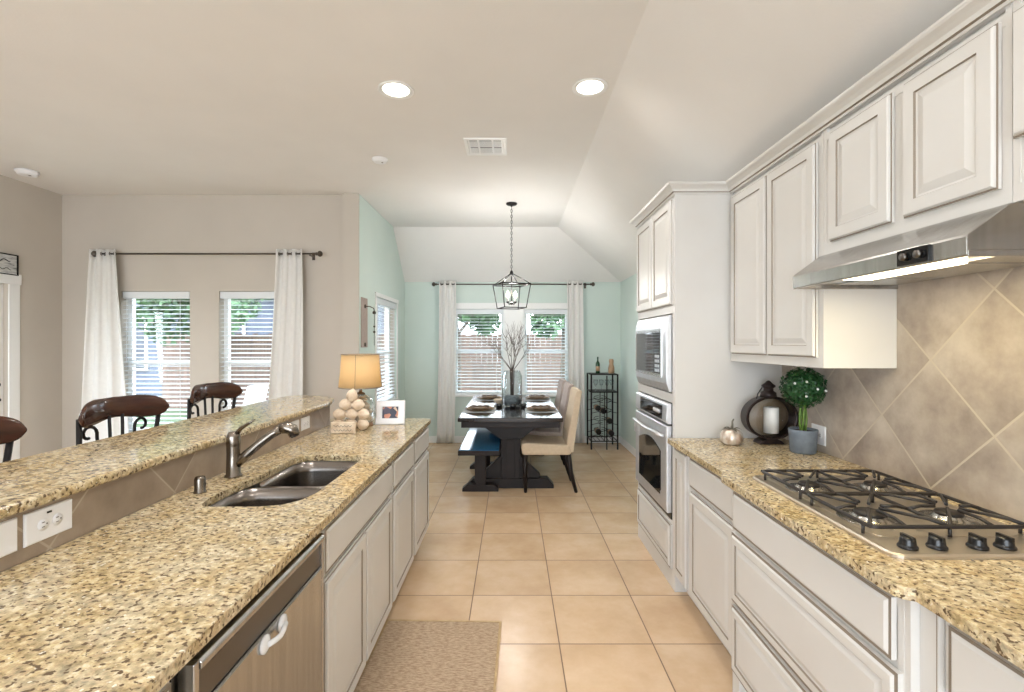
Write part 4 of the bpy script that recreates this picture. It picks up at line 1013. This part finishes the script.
# chairs: local frame, seat faces -X (towards the table)
def chair(label, loc, m, rz=0):
    t = thing('dining_chair', label, 'chair', loc, rz, 'upholstered dining chairs')
    b = MB().use(m); b.prism([(-.24, .375), (.22, .375), (.24, .40), (.22, .47), (-.20, .495), (-.245, .485), (-.255, .45)], 'Y', -.235, .235); b.build('seat', None, t, bevel=.018, seg=3, world=False)
    b = MB().use(m)
    prof = [(.185, .40), (.26, .40), (.285, .60), (.315, .80), (.340, .975), (.346, .998), (.335, 1.008), (.295, 1.005), (.28, .97), (.252, .80), (.21, .60)]
    b.prism(prof, 'Y', -.225, .225); b.build('backrest', None, t, bevel=.014, seg=3, world=False)
    for s in (-1, 1):
        b = MB().use(M['wood_dark']); b.tube([(-.215, s*.20, .374), (-.218, s*.20, .2), (-.21, s*.20, 0)], [.026, .022, .015], 4); b.build('leg', None, t, world=False)
        b = MB().use(M['wood_dark']); b.tube([(.21, s*.20, .374), (.235, s*.20, .2), (.29, s*.20, 0)], [.028, .023, .016], 4); b.build('leg', None, t, world=False)
    return t
chair('cream upholstered dining chair with dark legs at the near end of the table side', (.345, 5.00, 0), M['cream'])
chair('grey-taupe upholstered chair in the middle of the table side, behind the cream one', (.35, 5.68, 0), M['mauve'])
chair('grey-taupe upholstered chair farthest along the table side, by the window', (.35, 6.33, 0), M['mauve'])
# place settings
def setting(x, y, where):
    b = MB().use(M['mat_grey']); b.box(x-.17, x+.17, y-.17, y+.13, TZ+.0005, TZ+.004); tag(b.build('placemat', bevel=.001), 'pale grey placemat '+where, 'placemat', 'placemats')
    z = TZ+.0045
    b = MB().use(M['rattan']); b.lathe([(.08, 0), (.12, .004), (.158, .018), (.160, .021), (.150, .020), (.11, .010), (.0001, .008)], (x, y, z), 32); tag(b.build('charger_plate'), 'brown woven charger plate '+where, 'plate', 'charger plates')
    b = MB().use(M['tan']); b.lathe([(.05, .0), (.08, .006), (.118, .022), (.12, .025), (.11, .024), (.07, .012), (.0001, .010)], (x, y, z+.0095), 28); tag(b.build('dinner_plate'), 'tan dinner plate stacked '+where, 'plate', 'dinner plates')
    b = MB().use(M['napkin']); rows = []
    for j in range(7):
        v = j/6; row = []
        for i in range(15):
            u = i/14; row.append(b.v((x-.10+.20*u, y-.045+.09*v, z+.037+.014*abs(math.sin(u*PI*3))*math.sin(PI*v)+.004)))
        rows.append(row)
    for r0, r1 in zip(rows, rows[1:]):
        for i in range(14): b.face([r0[i], r0[i+1], r1[i+1], r1[i]], True)
    o = b.build('folded_napkin'); q = o.modifiers.new('s', 'SOLIDIFY'); q.thickness = .006; q.offset = -1
    tag(o, 'crumpled brown napkin on the plate '+where, 'napkin', 'folded napkins')
setting(px(480, 0, 5.2).x, 5.17, 'at the near left corner of the table')
setting(px(541, 0, 5.2).x, 5.17, 'at the near right corner of the table')
setting(px(489.5, 0, 6.2).x, 6.2, 'at the far left side of the table')
setting(px(537, 0, 6.2).x, 6.2, 'at the far right side of the table')
b = MB().use(M['shell']); b.lathe([(.03, 0), (.05, .012), (.065, .045), (.066, .052), (.060, .048), (.045, .018), (.0001, .010)], (px(499, 0, 5.75).x, 5.75, TZ+.0008), 24); tag(b.build('small_bowl'), 'small beige bowl left of the glass vase', 'bowl')
# vase
vx_, vy_ = px(512, 0, 5.5).x, 5.55
t = thing('glass_vase', 'tall clear glass cylinder vase with grey filler holding bare branches', 'vase', (vx_, vy_, TZ))
b = MB().use(M['jar']); b.lathe([(.0001, .001), (.112, .001), (.116, .01), (.116, .34), (.095, .385), (.093, .40), (.0905, .40), (.0925, .385), (.112, .338), (.112, .012), (.0001, .008)], (vx_, vy_, TZ), 36); b.build('glass_cylinder', None, t)
b = MB().use(M['pebble']); b.lathe([(.0001, .0095), (.109, .0135), (.109, .11), (.08, .122), (.03, .115), (.0001, .12)], (vx_, vy_, TZ), 30); tag(b.build('filler', None, t), 'grey pebble filler', None)
b = MB().use(M['twig']); rnd = random.Random(11)
def twig(p, d, l, r, lev):
    pts = [p]; dd = Vector(d).normalized(); q = Vector(p)
    for i in range(5):
        dd = (dd+Vector((rnd.uniform(-.16, .16), rnd.uniform(-.16, .16), rnd.uniform(-.02, .10)))).normalized(); q = q+dd*l/5; pts.append(q.copy())
        if lev < 2 and i >= 1:
            for _ in range(2 if lev == 0 else 1):
                e = (dd+Vector((rnd.uniform(-.9, .9), rnd.uniform(-.6, .6), rnd.uniform(-.1, .5)))).normalized(); twig(q.copy(), e, l*.42, r*.55, lev+1)
    b.tube(pts, [r*(1-.14*i) for i in range(6)], 5)
for sx_, dz_ in ((-.75, .9), (-.35, 1.2), (-.1, 1.4), (.12, 1.4), (.45, 1.2), (.85, .85), (.3, 1.0), (-.5, 1.0)):
    a = Vector((vx_+sx_*.02, vy_+rnd.uniform(-.02, .02), TZ+.12)); c = Vector((vx_+sx_*.03, vy_+rnd.uniform(-.02, .02), TZ+.42))
    b.tube([a, c], .0045, 5); twig(c, (sx_, rnd.uniform(-.35, .35), dz_), .36, .0045, 0)
tag(b.build('bare_branches'), 'spray of bare brown branches rising out of the glass vase', 'branches')
for i, (x, y, wh) in enumerate(((499, 5.42, 'left of the vase foot'), (513, 5.36, 'right in front of the vase'), (523.5, 5.44, 'right of the vase foot'))):
    b = MB().use(M['black']); b.lathe([(.026, 0), (.034, .01), (.036, .035), (.033, .036), (.03, .012), (.0001, .010)], (px(x, 0, y).x, y, TZ+.0008), 20); tag(b.build('votive_cup'), 'small black votive cup on the table, '+wh, 'candle holder', 'votive cups')

# ------------------------------------------------------------------ corner rack
RX0, RX1, RY0, RY1 = 1.10, 1.465, 6.74, 7.08
t = thing('corner_rack', 'black wrought metal wine rack stand in the dining corner', 'rack', ((RX0+RX1)/2, 6.9, 0))
zt = 1.045
for x in (RX0, RX1):
    for y in (RY0, RY1):
        b = MB().use(M['metalblk']); b.tube([(x, y, 0.0), (x, y, zt)], .012, 6); b.build('post', None, t)
for z in (zt, .80, .12):
    b = MB().use(M['metalblk'])
    if z > .5: b.box(RX0+.005, RX1-.005, RY0+.005, RY1-.005, z-.012, z)
    for a in (((RX0, RY0), (RX1, RY0)), ((RX1, RY0), (RX1, RY1)), ((RX1, RY1), (RX0, RY1)), ((RX0, RY1), (RX0, RY0))): b.tube([(*a[0], z-.006), (*a[1], z-.006)], .008, 6)
    if z < .5:
        for i in range(1, 6): x = RX0+(RX1-RX0)*i/6; b.tube([(x, RY0, z), (x, RY1, z)], .004, 5)
    b.build('shelf', None, t)
b = MB().use(M['metalblk']); 
for y in (RY0, RY1):
    xm = (RX0+RX1)/2; b.tube([(xm, y, .12), (xm, y, .80)], .006, 6)
    for z in (.22, .38, .54, .68):
        for s in (-1, 1):
            b.tube([(xm+s*(.02+.07*math.sin(PI*i/8)), y, z+.03*math.cos(PI*i/8)) for i in range(9)], .004, 5)
            b.tube([(xm+s*.02, y, z), (xm+s*.175, y, z-.035)], .004, 5)
b.build('scroll_work', None, t)
b = MB().use(M['metalblk']); b.tube([(px(607, 0, 6.72).x, RY0-.01, 0), (px(607, 0, 6.72).x, RY0-.01, zt-.02)], .009, 6); b.build('post', None, t)
def bottle(p, axis, m, label, group=None, s=1.0, name='wine_bottle'):
    t = thing(name, label, 'bottle', p, group=group)
    pr = [(.036, 0), (.038, .01), (.038, .17), (.034, .195), (.015, .225), (.0135, .285), (.0155, .288), (.0155, .30), (.0001, .302)]
    b = MB().use(m); b.lathe([(r*s, h*s) for r, h in pr], (0, 0, 0), 18, axis=axis); b.build('glass_body', None, t, world=False)
    b = MB().use(M['tan']); b.lathe([(.0386*s, .05*s), (.0386*s, .13*s)], (0, 0, 0), 18, axis=axis); b.build('paper_label', None, t, world=False)
    return t
bottle((px(597.5, 0, 6.9).x, 6.88, zt+.001), 'Z', M['bottle'], 'green glass bottle standing on top of the corner rack', s=.78, name='green_bottle')
bx_ = px(611, 0, 6.9).x
t = thing('tan_vase', 'tan ceramic bottle vase on the rack top, right of the green bottle', 'vase', (bx_, 6.88, zt))
b = MB().use(M['tan']); b.lathe([(.03, .001), (.042, .01), (.044, .08), (.032, .12), (.028, .14), (.034, .17), (.03, .20), (.018, .205), (.0001, .2)], (bx_, 6.88, zt), 20); b.build('vase_body', None, t)
wb = [(1.20, .60, 'dark wine bottle lying highest in the corner rack, left'), (1.37, .42, 'dark wine bottle lying mid-rack on the right'), (1.21, .27, 'dark wine bottle lying low in the rack, left'), (1.39, .25, 'dark wine bottle lying low in the rack, right'), (1.28, .56, 'dark wine bottle lying beside the highest one, with pale label')]
for x, z, lab in wb: bottle((x, 6.77, z-.035), 'Y', M['wine'], lab, 'wine bottles in the rack')
def goblet(p, label):
    t = thing('wine_glass', label, 'glass', p, group='wine glasses on the rack shelf')
    b = MB().use(M['jar']); b.lathe([(.0001, .001), (.03, .001), (.005, .006), (.004, .07), (.02, .085), (.034, .12), (.030, .16)], (0, 0, 0), 18); b.build('bowl_and_stem', None, t, world=False)
for x, w_ in ((1.18, 'leftmost'), (1.26, 'second from left'), (1.34, 'second from right'), (1.41, 'rightmost')): goblet((x, 6.86, .801), 'clear wine glass on the rack upper shelf, '+w_)
outlet('small white outlet low on the mint wall beside the corner rack', XR, -1, 6.35, .38, .07, .115)

# ------------------------------------------------------------------ bar stools
def stool(label, loc, rz=0):
    t = thing('bar_stool', label, 'stool', loc, rz, 'bar stools along the bar')
    # local: faces +X, back at -X
    b = MB().use(M['crest']); rows = []
    n = 32
    for i in range(n+1):
        u = math.sin(PI/2*(-1+2*i/n)); y = u*.235; x = -.22+.075*(abs(u)**2.0); hh = .059*max(1-abs(u)**7, .0)**.5+.001; zc = 1.155+.012*(1-u*u)-.012*abs(u)
        if abs(u) < .45: hh = hh*(.86+.14*(abs(u)/.45)**2)
        row = []
        for k_ in range(10):
            a = 2*PI*k_/10; row.append(b.v((x+.014*math.cos(a), y, zc+hh*math.sin(a))))
        rows.append(row)
    for r0, r1 in zip(rows, rows[1:]):
        for k_ in range(10): b.face([r0[k_], r0[(k_+1) % 10], r1[(k_+1) % 10], r1[k_]], True)
    b.face(rows[0]); b.face(rows[-1][::-1]); b.build('crest_rail', None, t, world=False)
    for s in (-1, 1):
        b = MB().use(M['metalblk']); b.tube([(-.175, s*.215, 1.14), (-.19, s*.20, .95), (-.185, s*.185, .74)], .011, 8); b.build('back_post', None, t, world=False)
    for yy in (-.035, .035):
        b = MB().use(M['metalblk']); b.tube([(-.212, yy, 1.13), (-.205, yy*.9, .93), (-.19, yy*.8, .745)], .0075, 6); b.build('spindle', None, t, world=False)
    for s in (-1, 1):
        pts = [(-.19, s*.07, .75), (-.205, s*.09, .95), (-.208, s*.10, 1.04)]
        for i in range(13):
            a = PI-(i/12)*1.55*PI; r_ = .040-.022*i/12; pts.append((-.208, s*(.14+r_*math.cos(a)), 1.06+r_*math.sin(a)))
        b = MB().use(M['metalblk']); b.tube(pts, .0075, 6); b.build('scroll', None, t, world=False)
    b = MB().use(M['crest']); b.prism([(x, y) for x, y in rrect(-.20, .20, -.21, .21, .06, 5)], 'Z', .715, .745); b.build('seat', None, t, bevel=.008, world=False)
    for sx_ in (-1, 1):
        for sy_ in (-1, 1):
            b = MB().use(M['metalblk']); b.tube([(sx_*.15, sy_*.16, .715), (sx_*.19, sy_*.20, .35), (sx_*.22, sy_*.23, 0)], .012, 8); b.build('leg', None, t, world=False)
    b = MB().use(M['metalblk']); 
    r4 = [(.197, .207, .28), (-.197, .207, .28), (-.197, -.207, .28), (.197, -.207, .28)]
    for i in range(4): b.tube([r4[i], r4[(i+1) % 4]], .009, 6)
    b.build('footrest', None, t, world=False)
    return t
s0 = stool('bar stool with brown wood crest at the left edge, nearest the camera', (-1.745, 1.63, 0), -.05)
dup(s0, (-1.71, 2.335, 0), -.10, 'middle bar stool with scrolled black metal back and brown crest')
dup(s0, (-1.76, 3.14, 0), -.08, 'bar stool farthest from the camera, before the window with the curtain')

# ------------------------------------------------------------------ wall sign, wall sconce
t = thing('wall_sign', 'weathered grey wooden sign with faded black script over the patio door', 'sign', (XL, 4.3, 2.13))
b = MB().use(M['sign']); b.box(XL+.001, XL+.018, 3.75, 4.615, 2.125, 2.30); b.build('board', None, t, bevel=.002)
b = MB().use(M['metalblk'])
for a in ((3.745, 4.625, 2.115, 2.125), (3.745, 4.625, 2.30, 2.31), (3.745, 3.755, 2.125, 2.30), (4.615, 4.625, 2.125, 2.30)): b.box(XL+.001, XL+.026, *a)
b.build('sign_frame', None, t)
b = MB().use(M['metalblk']); b.tube([(XL+.0195, 3.85+i*.018, 2.235+.012*math.sin(i*1.1)+.016*math.sin(i*.37)) for i in range(40)], .004, 4); b.tube([(XL+.0195, 4.0+i*.016, 2.17+.010*math.sin(i*1.4)) for i in range(36)], .003, 4); b.build('script', None, t)
t = thing('wall_sconce', 'slim taupe wooden wall sconce with metal bracket on the mint wall edge', 'sconce', (XD, 5.14, 1.42))
b = MB().use(M['mauve']); b.box(XD+.001, XD+.016, 5.10, 5.30, 1.43, 1.96); b.build('back_board', None, t, bevel=.003)
for z in (1.46, 1.87):
    b = MB().use(M['rodmetal']); b.lathe([(.022, 0), (.02, .01), (.0001, .014)], (XD+.016, 5.20, z), 12, axis='X'); b.build('boss', None, t)
b = MB().use(M['rodmetal']); b.tube([(XD+.025, 5.20, 1.87), (XD+.04, 5.30, 1.875), (XD+.06, 5.38, 1.86), (XD+.06, 5.40, 1.83)], .006, 6); b.lathe([(.018, .0), (.02, .02), (.008, .035)], (XD+.06, 5.40, 1.80), 12)
b.tube([(XD+.06, 5.40, 1.80), (XD+.06, 5.40, 1.45)], .003, 5); b.ball((XD+.06, 5.40, 1.66), .012); b.ball((XD+.06, 5.40, 1.60), .014); b.build('bracket_arm', None, t)

# ------------------------------------------------------------------ outside
b = MB().use(M['grass']); b.box(-30, 30, 7.36, 40, -.35, -.20); b.box(-30, -4.9, -10, 7.35, -.35, -.20); o = b.build('lawn'); struct(o)
b = MB().use(M['patio']); b.box(-4.88, -1.78, 5.26, 7.34, -.20, -.08); struct(b.build('patio'))
def fence(label, x0, x1, y, h=1.9):
    t = thing('wood_fence', label, 'fence', ((x0+x1)/2, y, -.2))
    b = MB().use(M['fence']); x = x0
    i = 0
    while x < x1: b.box(x, x+.135, y, y+.02, -.2, -.2+h+.02*math.sin(i*2.3)); x += .137; i += 1
    b.build('boards', None, t)
    for z in (.2, .9, 1.5):
        b = MB().use(M['fence']); b.box(x0, x1, y+.021, y+.06, z-.2, z-.11); b.build('rail', None, t)
fence('weathered brown board fence behind the dining windows', -9, 10, 12.5)
t = thing('neighbor_house', 'pale neighboring house with grey roof beyond the fence', 'house', (-9, 17, -.2))
b = MB().use(M['housewall']); b.box(-15, -4.5, 15, 21, -.2, 3.0); b.build('walls', None, t)
b = MB().use(M['roof']); b.prism([(14.6, 3.0), (21.4, 3.0), (18, 5.4)], 'X', -15.4, -4.1); b.build('roof', None, t)
for x in (-12.5, -9.5, -7.0):
    b = MB().use(M['darkwin']); b.box(x, x+1.2, 14.96, 15.0, .7, 2.2); wn = b.build('window', None, t)
    b = MB().use(M['trim']); b.box(x-.08, x+1.28, 14.95, 14.99, .62, .70); b.box(x-.08, x+1.28, 14.95, 14.99, 2.2, 2.28); b.box(x-.08, x, 14.95, 14.99, .7, 2.2); b.box(x+1.2, x+1.28, 14.95, 14.99, .7, 2.2); b.build('window_trim', None, wn)
def tree(label, x, y, h, r, seed):
    t = thing('leafy_tree', label, 'tree', (x, y, -.2)); rn = random.Random(seed)
    b = MB().use(M['bark']); b.tube([(x, y, -.2), (x+.05, y, h*.35), (x-.05, y+.05, h*.7)], [.16, .12, .06], 8)
    for q in range(5): a = q*1.25; b.tube([(x, y, h*(.35+.06*q)), (x+r*.5*math.cos(a), y+r*.5*math.sin(a), h*(.5+.07*q))], [.06, .02], 6)
    b.build('trunk', None, t)
    b = MB().use(M['treeleaf'])
    cl = [(Vector((x+rn.uniform(-1, 1)*r*.7, y+rn.uniform(-1, 1)*r*.7, h*.66+rn.uniform(-1, 1)*h*.22)), rn.uniform(.4, .65)*r*.8) for _ in range(22)]
    for c, rr in cl:
        for q in range(420):
            n = Vector((rn.gauss(0, 1), rn.gauss(0, 1), rn.gauss(0, 1))).normalized(); p = c+n*rr*rn.uniform(.5, 1.05)
            u = Vector((rn.gauss(0, 1), rn.gauss(0, 1), rn.gauss(0, 1))).normalized(); v = u.orthogonal().normalized(); l = rn.uniform(.06, .12)
            b.face([b.v(p-u*l), b.v(p+v*l*.5), b.v(p+u*l), b.v(p-v*l*.5)])
    b.build('crown', None, t)
tree('leafy green tree outside the right dining window', 1.12, 10.2, 4.3, 1.0, 1)
tree('leafy green tree outside the left dining window', -1.25, 10.2, 4.3, 1.0, 2)
tree('tree beyond the beige room windows', -7.2, 11.4, 4.6, 1.5, 4)
# white patio chair outside the second beige-wall window
t = thing('patio_chair', 'white curved patio lounge chair outside the window behind the far stool', 'chair', (-3.6, 6.3, -.08))
b = MB().use(M['carbody']); pr = [(-.35, .34), (.15, .30), (.35, .62), (.45, 1.02), (.48, 1.02), (.40, .60), (.20, .25), (-.35, .29)]
b.prism([(x-3.75, z-.08) for x, z in pr], 'Y', 6.05, 6.55); b.build('shell_seat', None, t, bevel=.01)
for sx_ in (-.25, .15):
    for yy in (6.1, 6.5): b = MB().use(M['metalblk']); b.tube([(sx_-3.75, yy, .23), (sx_*1.2-3.75, yy, -.08)], .014, 6); b.build('leg', None, t)
